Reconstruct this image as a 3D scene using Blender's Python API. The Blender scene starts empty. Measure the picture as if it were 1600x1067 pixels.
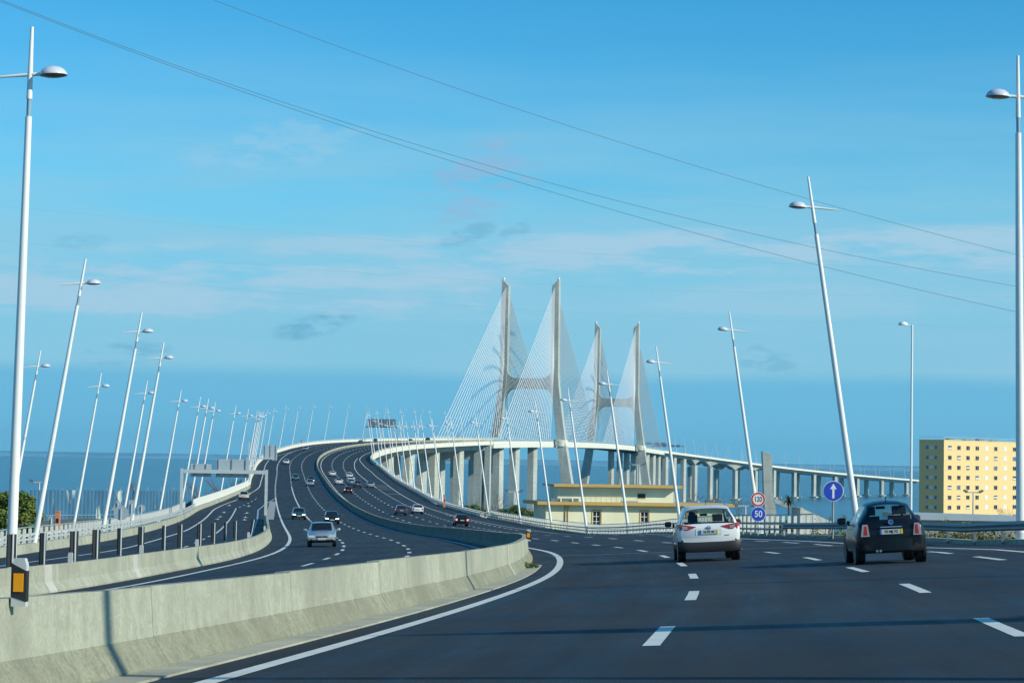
import bpy, bmesh, math, random
from mathutils import Vector, Matrix
R = math.radians
random.seed(7)
sc = bpy.context.scene
col = sc.collection

# ------------------------------------------------------------------ camera, world, sun, exposure
CAMZ = 40.0                                   # eye height above the estuary
F_PX, V0, ROLL = 3400.0, 716.0, 0.0168        # focal length in photo pixels, horizon row, horizon slope
PITCH = math.atan2(V0 - 533.5, F_PX)
cam = bpy.data.cameras.new('camera')
cam.sensor_width = 36.0
cam.lens = F_PX / 1600.0 * 36.0
cam.clip_start, cam.clip_end = 0.5, 120000
camo = bpy.data.objects.new('camera', cam)
camo.matrix_world = Matrix.Translation((0, 0, CAMZ)) @ Matrix.Rotation(R(90) + PITCH, 4, 'X') @ Matrix.Rotation(math.atan(ROLL), 4, 'Z')
col.objects.link(camo)
sc.camera = camo

SUN_AZ, SUN_EL = R(115), R(28)                # clockwise from straight ahead, above horizon
to_sun = Vector((math.sin(SUN_AZ) * math.cos(SUN_EL), math.cos(SUN_AZ) * math.cos(SUN_EL), math.sin(SUN_EL)))
sun = bpy.data.lights.new('sun', 'SUN')
sun.energy, sun.angle, sun.color = 4.7, R(0.53), (1.0, 0.93, 0.74)
suno = bpy.data.objects.new('sun', sun)
suno.rotation_euler = to_sun.to_track_quat('Z', 'Y').to_euler()
suno.location = (200, -100, 300)
col.objects.link(suno)

world = bpy.data.worlds.new('World')
sc.world = world
world.use_nodes = True
nt = world.node_tree
nt.nodes.clear()
def wn(t, **k):
    n = nt.nodes.new(t)
    for a, b in k.items(): setattr(n, a, b)
    return n
def wl(a, b): nt.links.new(a, b)
sky = wn('ShaderNodeTexSky', sky_type='NISHITA', sun_disc=False)
sky.sun_elevation, sky.sun_rotation = SUN_EL, SUN_AZ
sky.altitude, sky.air_density, sky.dust_density, sky.ozone_density = 0, 1.0, 0.3, 3.0
def vmath(op, a, b):
    n = wn('ShaderNodeVectorMath', operation=op)
    for i, x in enumerate((a, b)):
        if isinstance(x, tuple): n.inputs[i].default_value = x
        else: wl(x, n.inputs[i])
    return n.outputs[0]
def smath(op, a, b=0.0, c=None, clamp=False):
    n = wn('ShaderNodeMath', operation=op, use_clamp=clamp)
    for i, x in enumerate((a, b) if c is None else (a, b, c)):
        if isinstance(x, (int, float)): n.inputs[i].default_value = x
        else: wl(x, n.inputs[i])
    return n.outputs[0]
def wmix(f, a, b):
    n = wn('ShaderNodeMix', data_type='RGBA')
    for s, x in ((n.inputs[0], f), (n.inputs[6], a), (n.inputs[7], b)):
        if isinstance(x, (tuple, float)): s.default_value = x
        else: wl(x, s)
    return n.outputs[2]
tc = wn('ShaderNodeTexCoord')
sep = wn('ShaderNodeSeparateXYZ'); wl(tc.outputs['Generated'], sep.inputs[0])
hs = wn('ShaderNodeHueSaturation'); hs.inputs['Saturation'].default_value = 1.22; hs.inputs['Value'].default_value = 1.0
hs.inputs['Hue'].default_value = 0.493
wl(sky.outputs[0], hs.inputs['Color'])
base = vmath('MULTIPLY', hs.outputs[0], (0.43, 1.20, 1.42))
# thin cloud veils: long streaks in one layer, a haze bank low down, and a few small darker puffs
def noise(scale, vec_scale, detail=4.0, rough=0.55, off=(0, 0, 0)):
    v = vmath('MULTIPLY', tc.outputs['Generated'], vec_scale)
    v = vmath('ADD', v, off)
    n = wn('ShaderNodeTexNoise'); n.inputs['Scale'].default_value = scale
    n.inputs['Detail'].default_value = detail; n.inputs['Roughness'].default_value = rough
    wl(v, n.inputs['Vector'])
    return n.outputs['Fac']
def mr(x, a, b, c=0.0, d=1.0):
    n = wn('ShaderNodeMapRange', interpolation_type='SMOOTHSTEP')
    wl(x, n.inputs[0])
    for i, q in enumerate((a, b, c, d)): n.inputs[i + 1].default_value = q
    return n.outputs[0]
ez = sep.outputs['Z']
streak = noise(5.0, (1, 1, 9), 5, 0.55)
wob = smath('MULTIPLY', smath('SUBTRACT', noise(3.0, (1, 1, 3), 3, 0.5, (4, 1, 0)), 0.5), 0.035)
ezw = smath('ADD', ez, wob)
band = smath('MULTIPLY', mr(ezw, 0.022, 0.046), smath('SUBTRACT', 1.0, mr(ezw, 0.085, 0.215)))
veil = smath('MULTIPLY', band, mr(streak, 0.30, 0.70, 0.35, 1.0))
low = smath('MULTIPLY', smath('SUBTRACT', 1.0, mr(ezw, 0.05, 0.13)), 0.8)
base = wmix(low, base, (2.0, 5.0, 7.15, 1))
c1 = wmix(smath('MULTIPLY', veil, 0.86), base, (2.75, 5.6, 7.35, 1))
c3 = c1
bank = smath('MULTIPLY', smath('SUBTRACT', 1.0, mr(smath('ADD', ez, smath('MULTIPLY', wob, 0.35)), 0.034, 0.043)), mr(ez, -0.02, 0.0))
c4 = wmix(smath('MULTIPLY', bank, 0.88), c3, (1.40, 4.6, 7.0, 1))
# individual small clouds: direction across / up from straight ahead, spread, strength
ty = smath('MAXIMUM', sep.outputs['Y'], 0.05)
tx = smath('DIVIDE', sep.outputs['X'], ty); tz = smath('DIVIDE', ez, ty)
fine_n = noise(42, (1, 1, 3.2), 6, 0.68, (1.1, 0.3, 2.0))
soft_n = noise(14, (1, 1, 6.0), 5, 0.62, (5.1, 0.7, 1.0))
def cloud(cin, ax, az, sx, sz, strength, colr, tilt=0.0, nz=None, lo=.42, hi=.62):
    dx = smath('SUBTRACT', tx, ax); dz = smath('SUBTRACT', smath('SUBTRACT', tz, az), smath('MULTIPLY', dx, tilt))
    a = smath('DIVIDE', dx, sx); b = smath('DIVIDE', dz, sz)
    r2 = smath('ADD', smath('MULTIPLY', a, a), smath('MULTIPLY', b, b))
    m = smath('SUBTRACT', 1.0, mr(r2, 0.0, 1.0))
    m = mr(smath('MULTIPLY', m, mr(nz or fine_n, .34, .68, 0.0, 1.5)), .12, 1.05)
    return wmix(smath('MULTIPLY', m, strength), cin, (*colr, 1))
cc = c4
GREY = (1.15, 3.75, 5.7); PALE = (3.5, 5.85, 7.5); ROSE = (2.9, 4.5, 6.6)
for (u, v, ru, rv, s, cl, t) in ((725, 366, 62, 22, .45, GREY, .25), (806, 361, 40, 18, .36, GREY, .3), (488, 509, 84, 26, .62, GREY, .22), (130, 376, 70, 18, .26, GREY, .05), (196, 552, 95, 26, .45, GREY, .12), (1195, 562, 80, 30, .36, GREY, -.15),
        (742, 282, 150, 85, .55, ROSE, .35), (420, 226, 190, 60, .35, PALE, .15)):
    cc = cloud(cc, (u - 800) / F_PX, (V0 + ROLL * (u - 800) - v) / F_PX, ru / F_PX, rv / F_PX, s, cl, t)
for (u, v, ru, rv, s, cl, t) in ((1290, 392, 1000, 52, 1.0, PALE, .03), (250, 452, 900, 64, .95, PALE, -.01), (680, 405, 900, 52, .8, PALE, .02), (1350, 470, 700, 36, .4, PALE, -.01)):
    cc = cloud(cc, (u - 800) / F_PX, (V0 + ROLL * (u - 800) - v) / F_PX, ru / F_PX, rv / F_PX, s, cl, t, soft_n)
c4 = cc
bg = wn('ShaderNodeBackground'); bg.inputs['Strength'].default_value = 0.105
wl(c4, bg.inputs['Color'])
out = wn('ShaderNodeOutputWorld'); wl(bg.outputs[0], out.inputs['Surface'])

sc.view_settings.view_transform = 'Standard'
sc.view_settings.look = 'None'
sc.view_settings.exposure = 0.0
sc.view_settings.gamma = 1.0
sc.view_settings.use_curve_mapping = False
sc.render.engine = 'CYCLES'

# ------------------------------------------------------------------ the line of the motorway (metres ahead, rightwards, up from the eye)
K = [8, 20, 32, 45, 60, 78, 98, 120, 150, 185, 225, 270, 320, 380, 440, 510, 580, 650, 720, 800, 900, 1000, 1150, 1335, 1540, 1750, 1950, 2200, 2500, 2900]
XK = [-4.373, -3.353, -1.984, -0.776, 0.14, 0.572, 0.136, -0.973, -3.396, -6.989, -11.454, -16.537, -22.212, -28.966, -35.575, -42.999, -50.255, -57.485, -62.754, -63.875, -57.85, -45.679, -21.564, 11.207, 47.672, 84.874, 121.475, 189.036, 314.888, 532.819]
HK = [-1.497, -1.977, -2.317, -2.684, -3.107, -3.515, -4.128, -4.809, -5.639, -6.597, -7.467, -8.105, -8.359, -8.184, -7.595, -6.569, -5.411, -3.68, -1.065, 1.908, 4.639, 6.468, 8.782, 10.51, 11.368, 10.867, 8.643, 3.874, -6.628, -20.256]
KB = [8, 45, 98, 185, 320, 510, 720, 1000, 1540, 2900]
BK = [0.0246, 0.0625, 0.0518, 0.008, -0.0168, -0.0337, -0.0449, -0.0294, -0.0071, -0.0022]
KD = [8, 20, 32, 45, 60, 78, 98, 115, 135, 155, 175, 200, 230, 270, 330, 2900]
DL = [0.011, 0.0138, 0.0034, -0.0016, -0.0015, -0.0165, -0.0013, 0.0072, 0.0166, 0.0166, 0.0129, -0.0013, -0.0143, -0.0185, -0.0252, -0.0229]
class Spline:
    def __init__(s, k, y):
        n = len(k); h = [k[i + 1] - k[i] for i in range(n - 1)]
        a = [0.0] * n; b = [1.0] * n; c = [0.0] * n; r = [0.0] * n
        for i in range(1, n - 1):
            a[i] = h[i - 1]; b[i] = 2 * (h[i - 1] + h[i]); c[i] = h[i]
            r[i] = 6 * ((y[i + 1] - y[i]) / h[i] - (y[i] - y[i - 1]) / h[i - 1])
        for i in range(1, n):
            m = a[i] / b[i - 1]; b[i] -= m * c[i - 1]; r[i] -= m * r[i - 1]
        m = [0.0] * n; m[-1] = r[-1] / b[-1]
        for i in range(n - 2, -1, -1): m[i] = (r[i] - c[i] * m[i + 1]) / b[i]
        s.k, s.y, s.m, s.h = k, y, m, h
    def _i(s, x):
        import bisect
        return max(0, min(len(s.k) - 2, bisect.bisect_right(s.k, x) - 1))
    def __call__(s, x):
        if x < s.k[0]: return s.y[0] + s.d(s.k[0]) * (x - s.k[0])
        i = s._i(x); h = s.h[i]; a = (s.k[i + 1] - x) / h; b = (x - s.k[i]) / h
        return a * s.y[i] + b * s.y[i + 1] + ((a ** 3 - a) * s.m[i] + (b ** 3 - b) * s.m[i + 1]) * h * h / 6
    def d(s, x):
        x = max(x, s.k[0])
        i = s._i(x); h = s.h[i]; a = (s.k[i + 1] - x) / h; b = (x - s.k[i]) / h
        return (s.y[i + 1] - s.y[i]) / h + (-(3 * a * a - 1) * s.m[i] + (3 * b * b - 1) * s.m[i + 1]) * h / 6
SX, SH, SB = Spline(K, XK), Spline(K, HK), Spline(KB, BK)
def lerp(x, ks, vs):
    if x <= ks[0]: return vs[0]
    for i in range(1, len(ks)):
        if x <= ks[i]:
            t = (x - ks[i - 1]) / (ks[i] - ks[i - 1]); return vs[i - 1] + t * (vs[i] - vs[i - 1])
    return vs[-1]
def sm(x, ks, vs):                             # smooth interpolation through measured offsets
    for i in range(1, len(ks)):
        if x <= ks[i] or i == len(ks) - 1:
            t = max(0, min(1, (x - ks[i - 1]) / (ks[i] - ks[i - 1])))
            def sl(j):
                if j <= 0 or j >= len(ks) - 1: return 0.0
                s0 = (vs[j] - vs[j - 1]) / (ks[j] - ks[j - 1]); s1 = (vs[j + 1] - vs[j]) / (ks[j + 1] - ks[j])
                return 0.0 if s0 * s1 <= 0 else 2 * s0 * s1 / (s0 + s1)
            h = ks[i] - ks[i - 1]; a, b = vs[i - 1], vs[i]
            m0, m1 = sl(i - 1) * h, sl(i) * h
            return a * (2 * t ** 3 - 3 * t * t + 1) + m0 * (t ** 3 - 2 * t * t + t) + b * (3 * t * t - 2 * t ** 3) + m1 * (t ** 3 - t * t)
def bankd(d, w):
    b = SB(d) if d >= 8 else BK[0]
    return (b + lerp(d, KD, DL)) if w > 0 else b
def P(d, w, h=0.0):
    s = SX.d(d); L = math.sqrt(1 + s * s)
    return Vector((SX(d) + w / L, d - s / L * w, CAMZ + SH(d) + bankd(d, w) * w + h))
def frame(d, w, h=0.0, back=False, upright=False):
    s = SX.d(d); t = Vector((s, 1, SH.d(d))).normalized()
    r = Vector((1, -s, 0)).normalized(); r.z = bankd(d, w); r.normalize()
    if upright: t.z = 0; t.normalize(); r.z = 0; r.normalize()
    if back: t, r = -t, -r
    u = r.cross(t).normalized(); r = t.cross(u)
    m = Matrix((r, t, u)).transposed().to_4x4()
    m.translation = P(d, w, h)
    return m
GL_K = [8, 60, 104, 133, 154, 204, 252, 300, 345, 390, 460, 530, 620, 700, 770, 2900]
GL_V = [-33, -29.5, -27.6, -26.4, -25.0, -23.8, -23.2, -23.0, -21.5, -19.5, -16.9, -17.4, -17.5, -16.8, -15.3, -15.3]
GR_K = [8, 56, 70, 85, 100, 120, 150, 180, 220, 255, 300, 340, 370, 410, 470, 570, 640, 680, 715, 745, 800, 2900]
GR_V = [17.5, 16.6, 16.0, 15.6, 14.9, 14.8, 16, 18, 20, 21.4, 21.5, 20.3, 19.4, 18.6, 19.4, 20, 20.4, 19.7, 17.6, 15.8, 15.3, 15.3]
def GL(d): return sm(d, GL_K, GL_V)
def GR(d): return sm(d, GR_K, GR_V)
def drange(a, b, near=2.0, k=0.012):
    o = [a]
    while o[-1] < b:
        st = max(near, o[-1] * k)
        o.append(o[-1] + st)
    o[-1] = b
    if len(o) > 2 and o[-1] - o[-2] < .3 * (o[-2] - o[-3]): o.pop(-2)
    return o

# ------------------------------------------------------------------ materials
M = {}
def mat(name, c, rough=0.7, metal=0.0, var=0.0, vscale=1.0, bump=0.0, bscale=30.0, coat=0.0, stretch=(1, 1, 1), c2=None, coords='Object', spec=0.5, emit=None):
    m = bpy.data.materials.new(name); m.use_nodes = True
    n = m.node_tree; b = n.nodes['Principled BSDF']
    b.inputs['Base Color'].default_value = (*c, 1); b.inputs['Roughness'].default_value = rough
    b.inputs['Metallic'].default_value = metal; b.inputs['Coat Weight'].default_value = coat
    b.inputs['Specular IOR Level'].default_value = spec
    if emit: b.inputs['Emission Color'].default_value = (*emit[0], 1); b.inputs['Emission Strength'].default_value = emit[1]
    if var or c2 or bump:
        t = n.nodes.new('ShaderNodeTexCoord'); mp = n.nodes.new('ShaderNodeMapping'); mp.inputs['Scale'].default_value = stretch
        n.links.new(t.outputs[coords] if coords == 'Object' else n.nodes.new('ShaderNodeNewGeometry').outputs['Position'], mp.inputs[0])
    if var or c2:
        x = n.nodes.new('ShaderNodeTexNoise'); x.inputs['Scale'].default_value = vscale; x.inputs['Detail'].default_value = 6; x.inputs['Roughness'].default_value = .6
        n.links.new(mp.outputs[0], x.inputs['Vector'])
        r = n.nodes.new('ShaderNodeMapRange'); r.inputs[1].default_value = .3; r.inputs[2].default_value = .7
        n.links.new(x.outputs['Fac'], r.inputs[0])
        k = n.nodes.new('ShaderNodeMix'); k.data_type = 'RGBA'
        k.inputs[6].default_value = (*[v * (1 - var) for v in c], 1)
        k.inputs[7].default_value = (*(c2 or [min(1, v * (1 + var)) for v in c]), 1)
        n.links.new(r.outputs[0], k.inputs[0]); n.links.new(k.outputs[2], b.inputs['Base Color'])
    if bump:
        y = n.nodes.new('ShaderNodeTexNoise'); y.inputs['Scale'].default_value = bscale; y.inputs['Detail'].default_value = 5
        n.links.new(mp.outputs[0], y.inputs['Vector'])
        q = n.nodes.new('ShaderNodeBump'); q.inputs['Strength'].default_value = bump; q.inputs['Distance'].default_value = .03
        n.links.new(y.outputs['Fac'], q.inputs['Height']); n.links.new(q.outputs[0], b.inputs['Normal'])
    M[name] = m
    return m
def nodes_of(name): return M[name].node_tree, M[name].node_tree.nodes['Principled BSDF']

mat('asphalt', (0.026, 0.036, 0.046), .72, spec=.35)
def make_asphalt():
    n, b = nodes_of('asphalt'); N = n.nodes; L = n.links
    g = N.new('ShaderNodeNewGeometry'); uv = N.new('ShaderNodeUVMap'); uv.uv_map = 'lane'
    def tex(vec, s, d=4, r=.6):
        x = N.new('ShaderNodeTexNoise'); x.inputs['Scale'].default_value = s; x.inputs['Detail'].default_value = d; x.inputs['Roughness'].default_value = r
        L.new(vec, x.inputs['Vector']); return x.outputs['Fac']
    def mapr(x, a, bb, c, d):
        k = N.new('ShaderNodeMapRange'); L.new(x, k.inputs[0])
        for i, q in enumerate((a, bb, c, d)): k.inputs[i + 1].default_value = q
        return k.outputs[0]
    def mul(a, bb):
        k = N.new('ShaderNodeMath'); k.operation = 'MULTIPLY'; L.new(a, k.inputs[0]); L.new(bb, k.inputs[1]); return k.outputs[0]
    mp = N.new('ShaderNodeMapping'); mp.inputs['Scale'].default_value = (.55, .03, 1); L.new(uv.outputs[0], mp.inputs[0])
    tracks = mapr(tex(mp.outputs[0], 2.2, 5), .32, .68, .70, 1.32)
    patch = mapr(tex(g.outputs['Position'], .13, 4), .35, .65, .72, 1.30)
    grain = mapr(tex(g.outputs['Position'], 16, 4, .85), .3, .7, .60, 1.45)
    f = mul(mul(tracks, patch), grain)
    k = N.new('ShaderNodeVectorMath'); k.operation = 'SCALE'
    mixc = N.new('ShaderNodeMix'); mixc.data_type = 'RGBA'
    L.new(mapr(tex(g.outputs['Position'], .21, 3), .35, .65, 0, 1), mixc.inputs[0])
    mixc.inputs[6].default_value = (.010, .023, .035, 1); mixc.inputs[7].default_value = (.023, .026, .029, 1)
    L.new(mixc.outputs[2], k.inputs[0]); L.new(f, k.inputs['Scale'])
    L.new(k.outputs[0], b.inputs['Base Color'])
    L.new(mapr(tex(mp.outputs[0], 3.1, 4), .3, .7, .58, .85), b.inputs['Roughness'])
    q = N.new('ShaderNodeBump'); q.inputs['Strength'].default_value = .35; q.inputs['Distance'].default_value = .01
    L.new(tex(g.outputs['Position'], 60, 2), q.inputs['Height']); L.new(q.outputs[0], b.inputs['Normal'])
make_asphalt()
mat('paint_white', (.62, .66, .62), .6, var=.12, vscale=3, coords='World')
mat('paint_blue', (.30, .44, .52), .6, var=.1, vscale=3, coords='World')
mat('joint', (.10, .15, .18), .5)
mat('gore', (.30, .32, .31), .8, var=.15, vscale=2)
mat('gutter', (.36, .37, .30), .9, var=.22, vscale=1.2, bump=.3, bscale=25, coords='World')
mat('concrete', (.40, .41, .335), .88, bump=.25, bscale=14, coords='World')
def make_concrete(name, c, stain, sscale=1.0, joints=0, streak=.8, speck=.45):
    n, b = nodes_of(name); N = n.nodes; L = n.links
    g = N.new('ShaderNodeNewGeometry')
    def tex(sc3, s, d=6, r=.62):
        mp = N.new('ShaderNodeMapping'); mp.inputs['Scale'].default_value = sc3; L.new(g.outputs['Position'], mp.inputs[0])
        x = N.new('ShaderNodeTexNoise'); x.inputs['Scale'].default_value = s; x.inputs['Detail'].default_value = d; x.inputs['Roughness'].default_value = r
        L.new(mp.outputs[0], x.inputs['Vector']); return x.outputs['Fac']
    def mapr(x, a, bb, c_, d):
        k = N.new('ShaderNodeMapRange'); L.new(x, k.inputs[0])
        for i, q in enumerate((a, bb, c_, d)): k.inputs[i + 1].default_value = q
        return k.outputs[0]
    def mix(f, a, bb):
        k = N.new('ShaderNodeMix'); k.data_type = 'RGBA'
        L.new(f, k.inputs[0])
        for i, q in ((6, a), (7, bb)):
            if isinstance(q, tuple): k.inputs[i].default_value = (*q, 1)
            else: L.new(q, k.inputs[i])
        return k.outputs[2]
    streaks = mapr(tex((1.6, 1.6, .16), 2.4 * sscale), .42, .72, 0, streak)
    blotch = mapr(tex((1, 1, .7), .55 * sscale), .38, .64, 0, 1)
    grain = mapr(tex((1, 1, 1), 30 * sscale, 3, .75), .45, .75, 0, speck)
    mott = mapr(tex((1, 1, 1), 5.5 * sscale, 7, .7), .44, .66, 0, speck)
    light = tuple(min(1, v * 1.18) for v in c)
    scuff = mapr(tex((.35, .35, 7), 1.6 * sscale, 4, .7), .66, .74, 0, .55)
    x = mix(blotch, light, tuple(v * .80 for v in c))
    x = mix(streaks, x, stain)
    x = mix(mott, x, tuple(v * .66 for v in c))
    x = mix(grain, x, tuple(v * .5 for v in c))
    x = mix(scuff, x, tuple(min(1, v * 1.4) for v in c))
    if joints:
        sx_ = N.new('ShaderNodeSeparateXYZ'); L.new(g.outputs['Position'], sx_.inputs[0])
        fr = N.new('ShaderNodeMath'); fr.operation = 'PINGPONG'; L.new(sx_.outputs['Z'], fr.inputs[0]); fr.inputs[1].default_value = joints
        x = mix(mapr(fr.outputs[0], .0, .16, .75, 0), x, tuple(v * .62 for v in c))
    L.new(x, b.inputs['Base Color'])
make_concrete('concrete', (.375, .395, .315), (.185, .205, .16), streak=.45, speck=.55)
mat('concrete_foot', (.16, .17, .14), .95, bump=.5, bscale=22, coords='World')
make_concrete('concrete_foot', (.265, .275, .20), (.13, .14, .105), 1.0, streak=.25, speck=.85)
mat('concrete_shade_side', (.16, .17, .14), .9)  # darker concrete copy, shade colour for the barrier's sunless side
make_concrete('concrete_shade_side', (.17, .185, .15), (.09, .10, .085))
mat('concrete_plate', (.45, .46, .41), .7, var=.08, vscale=2)
mat('bridge_concrete', (.43, .44, .37), .85)
make_concrete('bridge_concrete', (.46, .50, .455), (.33, .37, .34), .14, 2.6)
mat('white_concrete', (.66, .66, .57), .8, var=.08, vscale=.4, coords='World')
mat('white_paint_metal', (.78, .80, .78), .35, var=.04, vscale=.8)
mat('lamp_grey', (.56, .60, .68), .35)
mat('lamp_glass', (.16, .19, .20), .25)
mat('galv', (.22, .25, .26), .45, metal=.6, var=.12, vscale=2)
mat('galv_light', (.50, .56, .56), .5, metal=.2, var=.06, vscale=2)
mat('rail_blue', (.22, .36, .46), .5, var=.08)
mat('white_slat', (.70, .71, .66), .6, var=.06, vscale=1.3)
mat('black_panel', (.012, .015, .018), .45)
mat('fence_blue', (.045, .15, .26), .55, var=.25, vscale=.6, stretch=(1, 1, .4), coords='World')
def make_fence():
    n, b = nodes_of('fence_blue'); N = n.nodes; L = n.links
    src = b.inputs['Base Color'].links[0].from_socket
    g = N.new('ShaderNodeNewGeometry'); mp = N.new('ShaderNodeMapping'); mp.inputs['Scale'].default_value = (2.4, .3, .35); L.new(g.outputs['Position'], mp.inputs[0])
    x = N.new('ShaderNodeTexNoise'); x.inputs['Scale'].default_value = .6; x.inputs['Detail'].default_value = 5; L.new(mp.outputs[0], x.inputs['Vector'])
    r = N.new('ShaderNodeMapRange'); r.inputs[1].default_value = .60; r.inputs[2].default_value = .66; L.new(x.outputs['Fac'], r.inputs[0])
    k = N.new('ShaderNodeMix'); k.data_type = 'RGBA'; L.new(r.outputs[0], k.inputs[0]); L.new(src, k.inputs[6]); k.inputs[7].default_value = (.50, .57, .52, 1)
    L.new(k.outputs[2], b.inputs['Base Color'])
make_fence()
mat('orange', (.70, .25, .12), .5)
mat('amber', (.85, .33, .0), .35)
mat('yellow_wall', (.74, .73, .52), .85, var=.07, vscale=.35, stretch=(1, 1, .4))
mat('yellow_trim', (.52, .34, .10), .8, var=.08)
mat('roof_grey', (.30, .32, .30), .9, var=.1)
mat('tile_wall', (.78, .56, .24), .7, var=.10, vscale=1.2, stretch=(1, 1, 3))
mat('band_white', (.66, .58, .40), .7)
mat('white_panel', (.70, .72, .72), .5)
mat('dark_glass', (.012, .018, .024), .12, spec=.35)
mat('blue_glass', (.10, .16, .26), .15, spec=.8)
mat('frame_white', (.72, .72, .68), .6)
mat('sign_white', (.78, .80, .80), .45)
mat('sign_red', (.60, .03, .025), .45)
mat('sign_blue', (.02, .07, .52), .45)
mat('peg_white', (.50, .53, .52), .55)
mat('sign_black', (.02, .02, .02), .5)
mat('sign_back', (.26, .33, .38), .5, metal=.3, var=.06)
mat('sign_back_light', (.42, .50, .54), .5, metal=.2, var=.05)
mat('rubber', (.012, .013, .015), .8)
mat('trim_black', (.018, .020, .023), .55)
mat('rim', (.35, .37, .40), .3, metal=.8)
mat('chrome', (.6, .62, .65), .15, metal=1)
mat('tail_red', (.35, .012, .015), .2, coat=.6)
mat('tail_clear', (.36, .29, .31), .2, coat=.6)
mat('brake_lit', (.6, .05, .05), .3, emit=((1, .25, .2), 2.2))
mat('head_lamp', (.55, .60, .62), .12, coat=.6)
mat('head_lit', (.9, .85, .7), .3, emit=((1, .88, .62), 3.0))
mat('plate', (.42, .47, .46), .5)
mat('plate_blue', (.02, .08, .45), .5)
mat('plate_yellow', (.75, .55, .02), .5)
mat('seat', (.012, .013, .015), .8)
mat('skin', (.35, .2, .14), .6)
for nm, c, me in (('car_white', (.72, .75, .76), 0), ('car_black', (.005, .008, .013), 0), ('car_grey', (.055, .065, .085), .3), ('car_silver', (.42, .50, .56), .55), ('car_green', (.015, .07, .075), .2), ('car_cream', (.60, .53, .36), 0), ('car_red', (.4, .02, .02), 0), ('car_blue', (.03, .07, .12), .2)):
    mat(nm, c, .28, metal=me, coat=.2 if nm == 'car_black' else .9, spec=.3 if nm == 'car_black' else .5)
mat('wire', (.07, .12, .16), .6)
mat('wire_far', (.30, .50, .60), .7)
mat('bark', (.10, .07, .05), .9, var=.2, vscale=4)
mat('twig', (.16, .12, .095), .9, var=.15, vscale=2)
mat('leaf_pine', (.10, .17, .030), .7, var=.45, vscale=.9, c2=(.19, .26, .04), coords='World')
mat('leaf_bush', (.05, .12, .03), .7, var=.4, vscale=.8, c2=(.11, .19, .05), coords='World')
mat('leaf_palm', (.06, .09, .04), .6, var=.3, vscale=2)
mat('grass', (.05, .085, .025), .8, var=.4, vscale=.7, c2=(.11, .13, .04), coords='World')
mat('flower', (.62, .52, .02), .6)
mat('land', (.15, .14, .09), .95, var=.35, vscale=.05, c2=(.22, .19, .13), coords='World')
mat('shore', (.12, .33, .46), .95, var=.3, vscale=.002, coords='World')  # blue of distance haze put into the hills' own colour
mat('dark_steel', (.09, .11, .12), .6)  # plain dark grey for the bridge floor beams
mat('glass', (.02, .03, .035), .05)
def make_glass():
    n, b = nodes_of('glass'); N = n.nodes; L = n.links
    t = N.new('ShaderNodeBsdfTransparent'); t.inputs[0].default_value = (.78, .84, .82, 1)
    gl = N.new('ShaderNodeBsdfGlossy'); gl.inputs['Roughness'].default_value = .03; gl.inputs[0].default_value = (.9, .95, 1, 1)
    lw_ = N.new('ShaderNodeLayerWeight'); lw_.inputs[0].default_value = .5
    pw_ = N.new('ShaderNodeMath'); pw_.operation = 'POWER'; L.new(lw_.outputs['Facing'], pw_.inputs[0]); pw_.inputs[1].default_value = 3.5
    fr = N.new('ShaderNodeMath'); fr.operation = 'MULTIPLY_ADD'; L.new(pw_.outputs[0], fr.inputs[0]); fr.inputs[1].default_value = .7; fr.inputs[2].default_value = .05
    x = N.new('ShaderNodeMixShader'); L.new(fr.outputs[0], x.inputs[0]); L.new(t.outputs[0], x.inputs[1]); L.new(gl.outputs[0], x.inputs[2])
    L.new(x.outputs[0], N['Material Output'].inputs['Surface'])
make_glass()
mat('sea', (.012, .085, .135), .25, spec=.35)
def make_sea():
    n, b = nodes_of('sea'); N = n.nodes; L = n.links
    g = N.new('ShaderNodeNewGeometry')
    def tex(sc3, s, d):
        mp = N.new('ShaderNodeMapping'); mp.inputs['Scale'].default_value = sc3; L.new(g.outputs['Position'], mp.inputs[0])
        x = N.new('ShaderNodeTexNoise'); x.inputs['Scale'].default_value = s; x.inputs['Detail'].default_value = d; x.inputs['Roughness'].default_value = .6
        L.new(mp.outputs[0], x.inputs['Vector']); return x.outputs['Fac']
    r = N.new('ShaderNodeMapRange'); r.inputs[1].default_value = .35; r.inputs[2].default_value = .65; L.new(tex((.35, 1, 1), .004, 5), r.inputs[0])
    k = N.new('ShaderNodeMix'); k.data_type = 'RGBA'; L.new(r.outputs[0], k.inputs[0]); k.inputs[6].default_value = (.003, .085, .145, 1); k.inputs[7].default_value = (.006, .115, .19, 1)
    L.new(k.outputs[2], b.inputs['Base Color'])
    q = N.new('ShaderNodeBump'); q.inputs['Strength'].default_value = 1.0; q.inputs['Distance'].default_value = .5
    L.new(tex((1, .8, 1), .22, 6), q.inputs['Height']); L.new(q.outputs[0], b.inputs['Normal'])
make_sea()

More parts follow.
